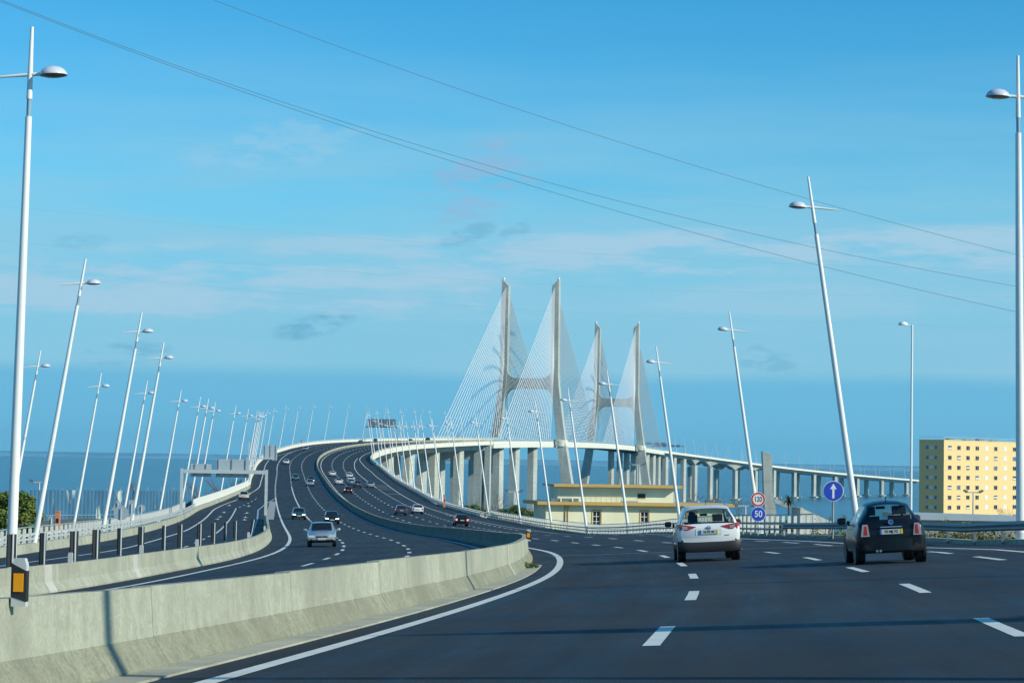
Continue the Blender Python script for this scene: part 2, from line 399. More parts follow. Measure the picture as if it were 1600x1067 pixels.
# ------------------------------------------------------------------ mesh helpers
class MB:
    def __init__(s): s.v, s.f, s.uv = [], [], None
    def box(s, c, e, rot=None):
        c = Vector(c); i = len(s.v)
        for z in (-1, 1):
            for y in (-1, 1):
                for x in (-1, 1):
                    q = Vector((x * e[0] / 2, y * e[1] / 2, z * e[2] / 2))
                    s.v.append(c + (rot @ q if rot else q))
        for a in ((0, 2, 3, 1), (4, 5, 7, 6), (0, 1, 5, 4), (2, 6, 7, 3), (0, 4, 6, 2), (1, 3, 7, 5)): s.f.append(tuple(i + j for j in a))
        return s
    def tube(s, pts, rad, n=8, cap=True):
        pts = [Vector(p) for p in pts]
        if not isinstance(rad, (list, tuple)): rad = [rad] * len(pts)
        i0 = len(s.v); up = Vector((0.137, 0.21, 1)).normalized()
        for k, p in enumerate(pts):
            t = (pts[min(k + 1, len(pts) - 1)] - pts[max(k - 1, 0)]).normalized()
            a = t.cross(up)
            if a.length < .05: a = t.cross(Vector((1, 0, 0)))
            a.normalize(); b = t.cross(a)
            for j in range(n):
                an = 2 * math.pi * j / n
                s.v.append(p + (a * math.cos(an) + b * math.sin(an)) * rad[k])
        for k in range(len(pts) - 1):
            for j in range(n):
                a0 = i0 + k * n + j; a1 = i0 + k * n + (j + 1) % n
                s.f.append((a0, a1, a1 + n, a0 + n))
        if cap:
            s.f.append(tuple(i0 + j for j in range(n))[::-1]); s.f.append(tuple(i0 + (len(pts) - 1) * n + j for j in range(n)))
        return s
    def lathe(s, prof, n=16, origin=(0, 0, 0), axis=None):
        o = Vector(origin); i0 = len(s.v)
        for r, z in prof:
            for j in range(n):
                an = 2 * math.pi * j / n; q = Vector((r * math.cos(an), r * math.sin(an), z))
                s.v.append(o + (axis @ q if axis else q))
        for k in range(len(prof) - 1):
            for j in range(n):
                a0 = i0 + k * n + j; a1 = i0 + k * n + (j + 1) % n
                s.f.append((a0, a1, a1 + n, a0 + n))
        s.f.append(tuple(i0 + j for j in range(n))[::-1]); s.f.append(tuple(i0 + (len(prof) - 1) * n + j for j in range(n)))
        return s
    def sections(s, secs, closed=True, caps=True):    # list of rings of equal length
        i0 = len(s.v); n = len(secs[0])
        for r in secs: s.v.extend(Vector(p) for p in r)
        for k in range(len(secs) - 1):
            for j in range(n if closed else n - 1):
                a0 = i0 + k * n + j; a1 = i0 + k * n + (j + 1) % n
                s.f.append((a0, a1, a1 + n, a0 + n))
        if caps and closed:
            s.f.append(tuple(i0 + j for j in range(n))[::-1]); s.f.append(tuple(i0 + (len(secs) - 1) * n + j for j in range(n)))
        return s
    def prism(s, poly, y0, y1, M4=None):              # polygon in x,z pushed along y
        a = [Vector((x, y0, z)) for x, z in poly]; b = [Vector((x, y1, z)) for x, z in poly]
        if M4: a = [M4 @ q for q in a]; b = [M4 @ q for q in b]
        return s.sections([a, b])
    def quad(s, a, b, c, d):
        i = len(s.v); s.v += [Vector(a), Vector(b), Vector(c), Vector(d)]; s.f.append((i, i + 1, i + 2, i + 3)); return s
    def mesh(s, name, m, smooth=False, org=None, fix=True):
        me = bpy.data.meshes.new(name)
        o = org or Vector((0, 0, 0))
        me.from_pydata([tuple(Vector(v) - o) for v in s.v], [], s.f)
        if m: me.materials.append(M[m])
        if fix:
            bm = bmesh.new(); bm.from_mesh(me); bmesh.ops.recalc_face_normals(bm, faces=bm.faces); bm.to_mesh(me); bm.free()
        if smooth:
            for p in me.polygons: p.use_smooth = True
            if smooth != True: me.set_sharp_from_angle(angle=R(smooth))
        me.update()
        return me
def tag(o, label=None, cat=None, group=None, kind=None):
    if label: o['label'] = label
    if cat: o['category'] = cat
    if group: o['group'] = group
    if kind: o['kind'] = kind
    return o
def obj(name, me, parent=None, m=None):
    o = bpy.data.objects.new(name, me); col.objects.link(o)
    if parent is not None: o.parent = parent
    if m:
        o.material_slots[0].link = 'OBJECT'; o.material_slots[0].material = M[m]
    return o
def empty(name, label, cat, loc=(0, 0, 0), group=None, mw=None):
    o = bpy.data.objects.new(name, None); o.empty_display_size = .5; col.objects.link(o)
    if mw is not None: o.matrix_basis = mw
    else: o.location = loc
    return tag(o, label, cat, group)
def part(name, mb, m, parent, smooth=False, org=None, fix=True):
    """mesh built in world coordinates under an unrotated empty (org = its location), or in local ones"""
    return obj(name, mb.mesh(name, m, smooth, org, fix), parent)
def copy_tree(o, mw, parent=None):
    c = o.copy(); col.objects.link(c)
    if parent is not None: c.parent = parent; c.matrix_parent_inverse = o.matrix_parent_inverse
    elif mw is not None: c.matrix_basis = mw
    for ch in list(o.children): copy_tree(ch, None, c)
    return c
ORD = 'nearest second third fourth fifth sixth seventh eighth ninth tenth eleventh twelfth thirteenth fourteenth fifteenth sixteenth seventeenth eighteenth nineteenth twentieth'.split()
ORD += ['twenty-' + x for x in 'first second third fourth fifth sixth seventh eighth ninth'.split()] + ['thirtieth'] + ['thirty-' + x for x in 'first second third fourth fifth sixth seventh eighth ninth'.split()]

# ------------------------------------------------------------------ sea, far shore, land
def sheet(name, rows, m, kind='structure', smooth=True, uvs=None, parent=None):
    mb = MB(); n = len(rows[0])
    for r in rows: mb.v.extend(r)
    for i in range(len(rows) - 1):
        for j in range(n - 1):
            a = i * n + j; mb.f.append((a, a + 1, a + n + 1, a + n))
    me = mb.mesh(name, m, smooth, fix=False)
    if uvs:
        l = me.uv_layers.new(name='lane')
        for p in me.polygons:
            for li, vi in zip(p.loop_indices, p.vertices): l.data[li].uv = uvs[vi // n][vi % n]
    o = obj(name, me, parent)
    if kind: o['kind'] = kind
    return o
def gd(a, b, n): return [a + (b - a) * i / (n - 1) for i in range(n)]
ys = [-300, 0, 300, 700, 1200, 2000, 3500, 6000, 10000, 20000, 45000, 100000]
sheet('sea', [[Vector((x, y, 0)) for x in (-60000, -20000, -6000, -2000, -600, 0, 600, 2000, 6000, 20000, 60000)] for y in ys], 'sea')
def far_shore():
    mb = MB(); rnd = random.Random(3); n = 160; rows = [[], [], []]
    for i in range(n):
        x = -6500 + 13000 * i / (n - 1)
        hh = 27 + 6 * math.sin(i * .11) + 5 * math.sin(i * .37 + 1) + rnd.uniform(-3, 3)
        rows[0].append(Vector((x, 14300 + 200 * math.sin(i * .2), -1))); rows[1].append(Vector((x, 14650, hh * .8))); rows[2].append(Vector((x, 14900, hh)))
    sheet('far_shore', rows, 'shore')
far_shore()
def inv_w(X, d):
    s = SX.d(min(d, 2890)); return (X - SX(min(d, 2890))) / math.sqrt(1 + s * s)
def ground(X, d):
    w = inv_w(X, d)
    if w > 0: T = lerp(d, [0, 100, 250, 300, 390, 600, 1000, 1100], [33.5, 32.3, 31.4, 28.6, 28.2, 4.0, 1.5, -3])
    else: T = lerp(d, [0, 120, 330, 420, 620, 1000, 1100], [33.5, 32.2, 31.2, 28, 4.0, 1.5, -3])
    if w > 60: T -= min(3.5, (w - 60) * .03)
    if d < 520:
        e = GR(d) + 2.6 if w > 0 else -GL(d) + 2.2
        wz = CAMZ + SH(d) + bankd(d, w) * (min(abs(w), e) * (1 if w > 0 else -1)) - (.45 if abs(w) < e else .25)
        z2 = wz - max(0, abs(w) - e) * (.85 if w > 0 else .5)
        f = 1 - max(0, min(1, (d - 430) / 80))
        T = max(T, z2) if f >= 1 else max(T, z2 - (1 - f) * 26)
        if abs(w) < e: T = min(T, wz) if f >= 1 else T
    if T > 4: T += .25 * math.sin(X * .31 + d * .17) * math.sin(d * .23 - X * .11) * (1 if abs(w) > 30 else 0)
    return T
xs = gd(-420, -60, 26) + gd(-57, 57, 77) + gd(60, 420, 40)
dys = gd(-60, 520, 146) + gd(535, 1120, 40)
sheet('land', [[Vector((x + (SX(d) if d > 8 else SX(8)), d, ground(x + (SX(d) if d > 8 else SX(8)), d))) for x in xs] for d in dys], 'land')

# ------------------------------------------------------------------ carriageways
dn = drange(-6, 2895, 2.0, .011)
dn[-1] = 2895
def road_rows(d):
    gl, gr = GL(d) + .0, GR(d) + .0
    ws = [gl, gl * .85, gl * .7, -13.3, -11.6, -8.1, -4.6, -1.1, -.25, 0, .25, 1.18, 4.6, 8.1, 11.6, 11.6 + (gr - 11.6) * .5, gr]
    ws.sort(); return ws
rows, uvs = [], []
for d in dn:
    ws = road_rows(d); rows.append([P(d, w) for w in ws]); uvs.append([(w, d) for w in ws])
road = sheet('road', rows, 'asphalt', uvs=uvs)
arc = [0.0]
for i in range(1, len(dn)): arc.append(arc[-1] + (P(dn[i], 0) - P(dn[i - 1], 0)).length)
def ribbon(name, a, b, wf, width, m='paint_white', on=None, period=None, phase=0.0, step=None):
    """painted line lying 4 mm or more above the asphalt: solid, or dashes of length on every period"""
    mb = MB()
    spans = []
    if period:
        d = phase
        while d < b:
            if d + on > a: spans.append((max(a, d), min(b, d + on)))
            d += period
    else: spans = [(a, b)]
    for (s0, s1) in spans:
        dd = [s0] + [x for x in dn if s0 < x < s1] + [s1]
        if step: dd = drange(s0, s1, step, .006)
        i0 = len(mb.v)
        for d in dd:
            h = .004 + d * 2.6e-5
            w = wf(d) if callable(wf) else wf
            width_ = width(d) if callable(width) else width
            mb.v += [P(d, w - width_ / 2, h), P(d, w + width_ / 2, h)]
        for k in range(len(dd) - 1): mb.f.append((i0 + 2 * k, i0 + 2 * k + 1, i0 + 2 * k + 3, i0 + 2 * k + 2))
    o = part(name, mb, m, road, fix=False)
    return o
RE_K = [8, 56, 80, 110, 140, 180, 244, 292, 332, 390, 480, 565, 640, 700, 745, 790, 2900]
RE_V = [13.6, 13.2, 12.75, 12.7, 13.3, 15.2, 17.4, 16.9, 15.8, 14.8, 15.2, 16.0, 16.3, 14.4, 12.4, 12.0, 12.0]
O4_K = [8, 104, 118, 137, 172, 207, 247, 307, 338, 369, 410, 438, 466, 520, 597, 647, 700, 760, 2900]
O4_V = [-25.5, -23.9, -22.9, -21.5, -21.1, -20.7, -20.7, -20.8, -20.1, -18.5, -16.7, -15.5, -14.9, -15, -15.2, -15.2, -14.8, -12.0, -12.0]
ribbon('lane_line', 4, 1130, 1.18, .20)                       # our inner edge
PH = 23 - 2 + 12 * -2
ribbon('lane_line', 4, 1400, 4.6, lambda d: .17 + d * .00018, on=4, period=12, phase=PH + .6)
ribbon('lane_line', 4, 1400, 8.1, lambda d: .17 + d * .00018, on=4, period=12, phase=PH + .4)
ribbon('lane_line', 4, 118, 11.6, .20, on=4, period=8, phase=2.0)
ribbon('lane_line', 118, 232, 11.6, .14, on=3, period=12, phase=118)
ribbon('lane_line', 232, 505, 11.6, .22, on=3, period=6, phase=232)
ribbon('lane_line', 505, 745, 11.6, .20)
ribbon('lane_line', 250, 345, lambda d: 15.45 - max(0, (d - 300)) * .012, .28, on=3.2, period=6, phase=250)
ribbon('lane_line', 8, 2890, lambda d: sm(d, RE_K, RE_V), .20)
for d0 in (463, 497, 513, 528): ribbon('lane_line', d0, d0 + .9, lambda d: (11.9 + sm(d, RE_K, RE_V)) / 2, sm(d0, RE_K, RE_V) - 12.3)
ribbon('lane_line', 8, 1400, -1.1, .18, 'paint_blue')
ribbon('lane_line', 8, 1400, -4.6, lambda d: .17 + d * .00018, on=4, period=12, phase=6)
ribbon('lane_line', 8, 268, -8.1, .18, on=5, period=12, phase=8)
ribbon('lane_line', 268, 470, -8.1, .20)
ribbon('lane_line', 470, 1300, -8.1, .18, on=3, period=6, phase=470)
ribbon('lane_line', 8, 392, -11.6, .22)
ribbon('lane_line', 392, 610, -11.6, .26, on=3.4, period=6, phase=392)
ribbon('lane_line', 610, 2890, -11.7, .20)
ribbon('lane_line', 8, 760, lambda d: sm(d, O4_K, O4_V), .20)
ribbon('lane_line', 176, 325, lambda d: -17.75, .16)
ribbon('lane_line', 40, 176, -17.9, .16, on=4, period=12, phase=40)
ribbon('lane_line', 325, 392, lambda d: lerp(d, [325, 381], [-17.6, -15.1]), .16, on=4, period=12, phase=330)
ribbon('lane_line', 60, 390, lambda d: lerp(d, [160, 211, 269, 319, 353, 390], [-14.65, -14.7, -14.5, -14.5, -13.5, -11.75]), .18, 'paint_blue')
ribbon('gore_patch', 268, 372, lambda d: lerp(d, [268, 372], [-13.05, -12.15]), 1.1, 'gore')
for d0, s in ((79.0, 1), (486, 1)):                                   # sealed deck joints right across
    mb = MB()
    ws = [-13.1 + 26 * i / 24 for i in range(25)] if s else []
    for w in ws:
        dd = d0 + (0.35 * (w - 4) if d0 < 100 else .55 * (w + 3))
        if d0 < 100 and w < .6: continue
        h = .008 + dd * 2.6e-5
        mb.v += [P(dd - .09 - d0 * 4e-4, w, h), P(dd + .09 + d0 * 4e-4, w, h)]
    for k in range(len(mb.v) // 2 - 1): mb.f.append((2 * k, 2 * k + 1, 2 * k + 3, 2 * k + 2))
    part('joint_strip', mb, 'gore' if d0 < 100 else 'joint', road, fix=False)
def arrow(d, w):
    mb = MB()
    for (a, b, ww) in ((d, d + 4.2, .09),): mb.quad(P(a, w - ww, .012), P(a, w + ww, .012), P(b, w + ww, .012), P(b, w - ww, .012))
    i = len(mb.v); mb.v += [P(d - 2.2, w, .012), P(d, w + .42, .012), P(d, w - .42, .012)]; mb.f.append((i, i + 1, i + 2))
    part('road_arrow', mb, 'paint_white', road, fix=False)
for d in (340, 300, 276, 262):
    arrow(d, lerp(d, [260, 340], [-19.2, -19.0])); arrow(d, -16.0)

# ------------------------------------------------------------------ concrete barriers
NJ = [(-.275, 0), (-.275, .05), (-.125, .31), (-.09, .79), (.09, .79), (.125, .31), (.275, .05), (.275, 0)]
def jersey(d0, d1, w0, prof, step=1.5, org=None):
    mb = MB(); dd = drange(d0, d1, step, .008)
    wf = w0 if callable(w0) else (lambda d: w0)
    mb.sections([[P(d, wf(d) + x, z) for x, z in prof] for d in dd])
    return mb
med = empty('median_barrier', 'long pale concrete median barrier curving between the two carriageways', 'barrier', P(20, 0))
rr = random.Random(5)
def shade_and_dirt(o):                                        # shade painted into the side facing the oncoming lanes, dirt on the foot
    me = o.data; me.materials.append(M['concrete_shade_side']); me.materials.append(M['concrete_foot'])
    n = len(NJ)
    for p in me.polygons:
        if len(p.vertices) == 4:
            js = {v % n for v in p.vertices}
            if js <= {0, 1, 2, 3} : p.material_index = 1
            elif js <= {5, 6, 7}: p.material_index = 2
d = 2.0
while d < 260:
    L = 6.0 if d < 110 else 9.0
    rise = rr.uniform(-.008, .008)
    shade_and_dirt(part('barrier_segment', jersey(d + .007, d + L - .007, 0, [(x, (z + (rise if z > .2 else 0)) * lerp(d, [8, 20, 36], [.93, .945, 1.0])) for x, z in NJ]), 'concrete', med, 14, med.location))
    d += L
shade_and_dirt(part('barrier_run', jersey(d, 1132, 0, NJ, 3), 'concrete', med, 14, med.location))
part('barrier_run', jersey(1132.3, 2890, 0, NJ, 8), 'concrete', med, 14, med.location)
for dj in (54.9,): part('joint_plate', jersey(dj, dj + .34, 0, [(x * 1.03 + (.006 if x > 0 else -.006), z + (.004 if z > .5 else 0)) for x, z in NJ], .3), 'concrete_plate', med, 14, med.location)
mb = MB()
for k in range(11):
    pass
gut = empty('gutter_kerb', 'flat concrete gutter strip at the foot of the median barrier', 'kerb', P(20, .4))
d = 2.0
while d < 66:
    mb = MB(); dd = drange(d + .006, min(d + 1.994, 66), 1.0, .01)
    mb.sections([[P(q, .277, .0), P(q, .277, .03), P(q, .64, .022), P(q, .64, .0)] for q in dd]); part('kerb_slab', mb, 'gutter', gut, False, gut.location); d += 2.0
W2 = lambda d: lerp(d, [30, 60, 100, 160, 200, 270], [-13.55, -13.35, -13.05, -13.2, -13.4, -13.45])
rb = empty('ramp_barrier', 'weathered concrete barrier between the slip road and the oncoming lanes', 'barrier', P(70, -13.3))
d = 30.0
while d < 268:
    part('barrier_segment', jersey(d + .012, min(d + 6, 268) - .012, W2, NJ), 'concrete', rb, 14, rb.location); d += 6
for dj in (73.2, 60.9): part('joint_plate', jersey(dj, dj + .85, W2, [(x * 1.03 + (.006 if x > 0 else -.006), z + (.004 if z > .5 else 0)) for x, z in NJ], .3), 'concrete_plate', rb, 14, rb.location)
# round-nosed end block of the ramp barrier
mb = MB(); mb.lathe([(.28, 0), (.28, .06), (.16, .31), (.12, .79)], 12, P(268.3, W2(268.3))); part('end_block', mb, 'concrete', rb, 40, rb.location)

# delineators on the barriers
def delineator(mw, label, tall=.62, amber=True):
    e = empty('delineator', label, 'marker post', mw=mw)
    mb = MB(); mb.sections([[(-.07, -.03, 0), (.07, -.03, 0), (.07, .03, 0), (-.07, .03, 0)], [(-.07, -.03, tall - .05), (.07, -.03, tall - .05), (.07, .03, tall - .05), (-.07, .03, tall - .05)], [(-.05, -.03, tall), (.05, -.03, tall), (.05, .03, tall), (-.05, .03, tall)]])
    part('post', mb, 'peg_white', e)
    if amber:
        mb = MB(); mb.prism([(-.073, tall * .2), (.073, tall * .1), (.073, tall * .74), (-.073, tall * .9)], -.033, .033); part('dark_band', mb, 'sign_black', e)
        mb = MB(); mb.box((0, -.038, tall * .5), (.092, .012, tall * .38)); part('reflector', mb, 'amber', e)
    return e
mw = (frame(16.0, .165, .685, upright=True) @ Matrix.Diagonal((.78, 1, 1, 1))); delineator(mw, 'white and black marker post with orange reflector hung on the near barrier', .35)
mw = frame(69.5, .16, .70, upright=True); delineator(mw, 'small marker post with orange reflector at the bend of the median barrier', .37)
for i, (d, w) in enumerate(((64.5, -13.3), (76, -13.3), (90.5, -13.2), (120, -13.2), (150, -13.25))):
    delineator(frame(d, w - .05, .78, upright=True), 'plain white marker peg, %s along the slip road barrier' % ORD[i], .30, False)
# chevron boards on the slip-road curve seen from behind / edge-on
def chevron(d, w, yaw, label, lean=0):
    mw = frame(d, w, 0, upright=True) @ Matrix.Rotation(yaw, 4, 'Z') @ Matrix.Rotation(lean, 4, 'Y')
    e = empty('chevron_board', label, 'road sign', mw=mw, group='chevron boards on the slip road bend')
    mb = MB(); mb.tube([(0, -.03, 0), (0, -.03, 1.72)], .03, 8); part('post', mb, 'galv_light', e, 40)
    mb = MB(); mb.box((0, .03, 1.24), (.30, .05, .92)); part('panel', mb, 'black_panel', e)
CH = [(60.8, 52), (64.3, 72), (68.3, 50), (71.6, 50), (75.6, 80), (80, 58), (85.5, 86), (90.5, 55), (97.5, 52), (104, 55), (111, 80), (119, 55), (136, 60)]
for i, (d, a) in enumerate(CH):
    chevron(d, W2(d) - .8, R(a), '%s black chevron board along the slip road barrier' % ('Nearest' if i == 0 else ORD[i]), R(18) if i == len(CH) - 1 else 0)

# ------------------------------------------------------------------ right hand guard rail and balustrade
def sweep(prof, d0, d1, wf, step=2.0, k=.01, closed=True):
    return MB().sections([[P(d, wf(d) + x, z) for x, z in prof] for d in drange(d0, d1, step, k)], closed)
WB = [(-.0, .44), (-.075, .50), (-.075, .54), (-.015, .59), (-.075, .645), (-.075, .69), (.0, .75), (.01, .75), (-.062, .69), (-.062, .645), (.0, .59), (-.062, .54), (-.062, .50), (.01, .44)]
gr = empty('guard_rail', 'grey corrugated steel guard rail beside the dark hatchback', 'guard rail', P(60, GR(60)))
part('beam', sweep(WB, 20, 112, lambda d: GR(d) - .1), 'galv', gr, 30, gr.location)
postm = MB().box((.05, 0, .36), (.10, .06, .76)).mesh('post', 'galv')
for i in range(24):
    d = 21 + i * 4; o = obj('post', postm, gr); o.matrix_basis = Matrix.Translation(-gr.location) @ frame(d, GR(d) - .02, 0, upright=True)
mb = sweep([(-.2, -.3), (-.2, .15), (.1, .15), (.1, -.3)], 20, 335, lambda d: GR(d) + .35); kb = part('kerb', mb, 'concrete', None); kb['kind'] = 'structure'
def post_at(o, parent, mwx):
    o.matrix_basis = Matrix.Translation(-parent.location) @ mwx
bal_mesh = MB().box((0, 0, .48), (.17, .17, .96)).mesh('baluster', 'white_slat')
rail_post = MB().box((0, 0, .42), (.07, .06, .86)).mesh('rail_post', 'galv_light')
def balustrade(name, label, d0, d1, wf, skip=(), nmax=300, topm='rail_blue', base=.12, flip=1):
    e = empty(name, label, 'railing', P(d0, wf(d0)))
    part('top_rail', sweep([(-.05, base + 1.0), (-.05, base + 1.06), (.05, base + 1.06), (.05, base + 1.0)], d0, d1, wf), topm, e, False, e.location)
    part('middle_rail', sweep([(-.07, base + .46), (-.07, base + .53), (-.052, base + .53), (-.052, base + .46)], d0, d1, wf), 'white_slat', e, False, e.location)
    d, n = d0, 0; rest = MB()
    while d < d1:
        if not any(a < d < b for a, b in skip):
            if n < nmax:
                o = obj('baluster', bal_mesh, e); post_at(o, e, frame(d, wf(d), base, upright=True)); n += 1
            else:
                rot = frame(d, wf(d), base, upright=True).to_3x3(); rest.box(P(d, wf(d), base + .48), (.17, .17, .96), rot)
        d += 1.7
    if rest.v: tag(part('balusters', rest, 'white_slat', e, False, e.location, fix=False), kind='stuff')
    return e
balustrade('balustrade', 'white picket balustrade behind the rails on the right of the road', 112, 345, lambda d: GR(d) + 1.5, skip=((270, 281),))
cr = empty('crash_rail', 'low double steel crash rail in front of the white balustrade', 'guard rail', P(112, GR(112)))
for h in (.36, .68): part('rail', sweep([(-.04, h), (-.04, h + .11), (.03, h + .11), (.03, h)], 112, 345, lambda d: GR(d)), 'galv', cr, False, cr.location)
for i in range(94):
    d = 112.5 + i * 2.5; o = obj('rail_post', rail_post, cr); post_at(o, cr, frame(d, GR(d) + .04, 0, upright=True))
# coping wall and crash rail where the balustrade ends
cw = empty('coping_wall', 'broad white concrete coping along the right edge of the climbing road', 'wall', P(345, GR(345)))
d = 345.0
while d < 699:
    q_ = min(d + 12, 700)
    part('coping', MB().sections([[P(x, GR(x) + a, z) for a, z in ((.35, 0), (.35, .42), (.5, .5), (1.75, .62), (1.75, -.5))] for x in gd(d + .02, q_ - .02, 5)]), 'white_concrete', cw, 20, cw.location); d = q_
cr2 = empty('crash_rail', 'steel double crash rail in front of the white coping up the climb', 'guard rail', P(345, GR(345)))
for h in (.36, .68): part('rail', sweep([(-.04, h), (-.04, h + .11), (.03, h + .11), (.03, h)], 345.2, 700, lambda d: GR(d)), 'galv', cr2, False, cr2.location)
for i in range(88):
    d = 347 + i * 4.0; o = obj('rail_post', rail_post, cr2); post_at(o, cr2, frame(d, GR(d) + .04, 0, upright=True))
# left: slip road parapet wall, double rail and balustrade
lw = empty('slip_road_parapet', 'low concrete parapet wall along the outside of the slip road', 'wall', P(60, GL(60)))
d = 40.0
while d < 455:
    d1 = min(d + 9, 455)
    part('wall_segment', MB().sections([[P(q, GL(q) + x, z) for x, z in ((.22, 0), (.12, .55), (-.25, .55), (-.25, -.5))] for q in drange(d + .015, d1 - .015, 1.5, .008)]), 'concrete', lw, 35, lw.location); d = d1
lr = empty('crash_rail', 'steel double crash rail on top of the slip road parapet', 'guard rail', P(60, GL(60)))
for h in (.74, 1.02): part('rail', sweep([(-.03, h), (-.03, h + .12), (.06, h + .12), (.06, h)], 40, 300, lambda d: GL(d)), 'galv_light', lr, False, lr.location)
for i in range(104):
    d = 41 + i * 2.5; o = obj('rail_post', rail_post, lr); post_at(o, lr, frame(d, GL(d) - .08, .3, upright=True))
balustrade('balustrade', 'white picket balustrade with blue top rail outside the slip road', 80, 300, lambda d: GL(d) - 1.4, base=.35)
wp = empty('slip_road_panel_rail', 'continuous white panel railing on the far stretch of the slip road', 'railing', P(300, GL(300)))
d = 300
while d < 455:
    part('panel', sweep([(-.3, .5), (-.3, 1.65), (-.24, 1.65), (-.24, .5)], d + .02, min(d + 6, 455) - .02, GL, 2), 'white_slat', wp, False, wp.location); d += 6

# ------------------------------------------------------------------ viaducts
def deck_sections(d0, d1, prof, step=10, k=.0):
    n = max(2, int((d1 - d0) / step) + 1)
    return [[P(d, x * (GR(d) / 15.3 if x > 0 else -GL(d) / 15.3), z(d) if callable(z) else z) for x, z in prof] for d in gd(d0, d1, n)]
def parapets(e, d0, d1, seglen, nm='parapet'):
    for side in (-1, 1):
        g = (lambda d: GR(d)) if side > 0 else (lambda d: GL(d))
        d = max(d0, 700) if side > 0 else d0
        d00 = d
        while d < d1 - 1:
            q = min(d + seglen, d1)
            part(nm, MB().sections([[P(x, g(x) + side * a, z) for a, z in ((.0, .0), (.06, .75), (.12, .95), (.62, .95), (.70, .1), (.78, -.95), (.55, -.95), (.55, -.3))] for x in gd(d + .05, q - .05, max(3, int((q - d) / 8) + 1))]), 'white_concrete', e, 35, e.location)
            d = q
        part('hand_rail', MB().sections([[P(x, g(x) + side * (.35 + a), z) for a, z in ((-.06, 1.22), (-.06, 1.32), (.06, 1.32), (.06, 1.22))] for x in gd(d00, d1, int((d1 - d00) / 12) + 2)]), 'white_concrete', e, False, e.location)
def column(d, w, wid, dep, ztop, e, zbot=-1.5, cham=1.3, name='pier', taper=0.0):
    f = frame(d, w, 0, upright=True); f.translation.z = 0
    pl = [(-wid / 2, -dep / 2), (wid / 2 - cham, -dep / 2), (wid / 2, -dep / 2 + cham * 1.5), (wid / 2, dep / 2), (-wid / 2, dep / 2)]
    mb = MB(); mb.sections([[f @ Vector((x * s, y, z)) for x, y in pl] for z, s in ((zbot, 1 + taper), (ztop, 1))])
    o = part(name, mb, 'bridge_concrete', e, False, e.location)
    return o
GIR = [(15.9, -.05), (15.9, -.9), (12.6, -1.25), (10.6, -3.9), (4.2, -3.9), (3.4, -1.35), (-3.4, -1.35), (-4.2, -3.9), (-10.6, -3.9), (-12.6, -1.25), (-15.9, -.9), (-15.9, -.05)]
def girder(e, d0, d1, depth, step=8, name='girder'):
    def z(base):
        if base > -2: return lambda d: base
        return lambda d: -1.35 - (depth(d) if callable(depth) else depth)
    prof = [(x, z(y)) for x, y in GIR]
    return part(name, MB().sections(deck_sections(d0, d1, prof, step)), 'bridge_concrete', e, False, e.location)
av = empty('approach_viaduct', 'curving concrete approach viaduct leading up to the cable stayed bridge', 'viaduct', (SX(700), 700, 0))
girder(av, 440, 1131.5, 2.55)
parapets(av, 440, 1131.5, 46)
def pier_pair(e, d, depth, wid, dep, beam=True, sep=9.2, cham=1.3, zb=-1.5):
    for s in (-1, 1):
        zt = P(d, s * sep, 0).z - depth
        column(d, s * sep, wid, dep, zt - .05, e, zb, cham)
    if beam:
        a = P(d, -sep + wid * .5, 0); b = P(d, sep - wid * .5, 0); zt = min(a.z, b.z) - depth - .1
        f = frame(d, 0, 0, upright=True); f.translation.z = 0
        mb = MB(); ww = sep - wid / 2 - .02
        mb.sections([[f @ Vector((x, y, z)) for y, z in ((-1.2, zt - 5.2), (1.2, zt - 5.2), (1.2, zt), (-1.2, zt))] for x in (-ww, ww)])
        part('cross_beam', mb, 'bridge_concrete', e, False, e.location)
for d in (520, 580, 640, 700, 765, 830, 888, 945, 1010, 1074): pier_pair(av, d, 3.95, 4.6, 3.4, beam=d in (1074,), cham=1.6)
# transition pier
pier_pair(av, 1124, 3.95, 5.6, 3.6, True, 10.6, 1.6)
mb = MB(); f = frame(1124, 13.6, 0, upright=True); f.translation.z = 0
mb.sections([[f @ Vector((x, y, z)) for x, y in ((-.2, -2), (2.6, -2), (2.6, 2), (-.2, 2))] for z in (-1, P(1124, 13).z + .9)]); part('pier_fin', mb, 'bridge_concrete', av, False, av.location)

# ------------------------------------------------------------------ cable stayed bridge
csb = empty('cable_stayed_bridge', 'cable stayed bridge with two H shaped concrete pylons and white fans of stays', 'bridge', (SX(1335), 1335, 0))
CS = [(16.3, -.05), (16.3, -2.7), (13.6, -2.7), (13.2, -.75), (-13.2, -.75), (-13.6, -2.7), (-16.3, -2.7), (-16.3, -.05)]
part('deck', MB().sections(deck_sections(1132.2, 1953.5, CS, 10)), 'white_concrete', csb, False, csb.location)
parapets(csb, 1132.2, 1953.5, 82)
mb = MB()
for i in range(185):
    d = 1134 + i * 4.42
    f = frame(d, 0, -1.9).to_3x3(); mb.box(P(d, 0, -1.9), (27, .35, 2.1), f)
tag(part('floor_beams', mb, 'dark_steel', csb, False, csb.location, fix=False), kind='stuff')
stay_mesh = MB().tube([(0, 0, 0), (0, 0, 1)], 1.0, 6).mesh('stay_cable', 'white_paint_metal', True)
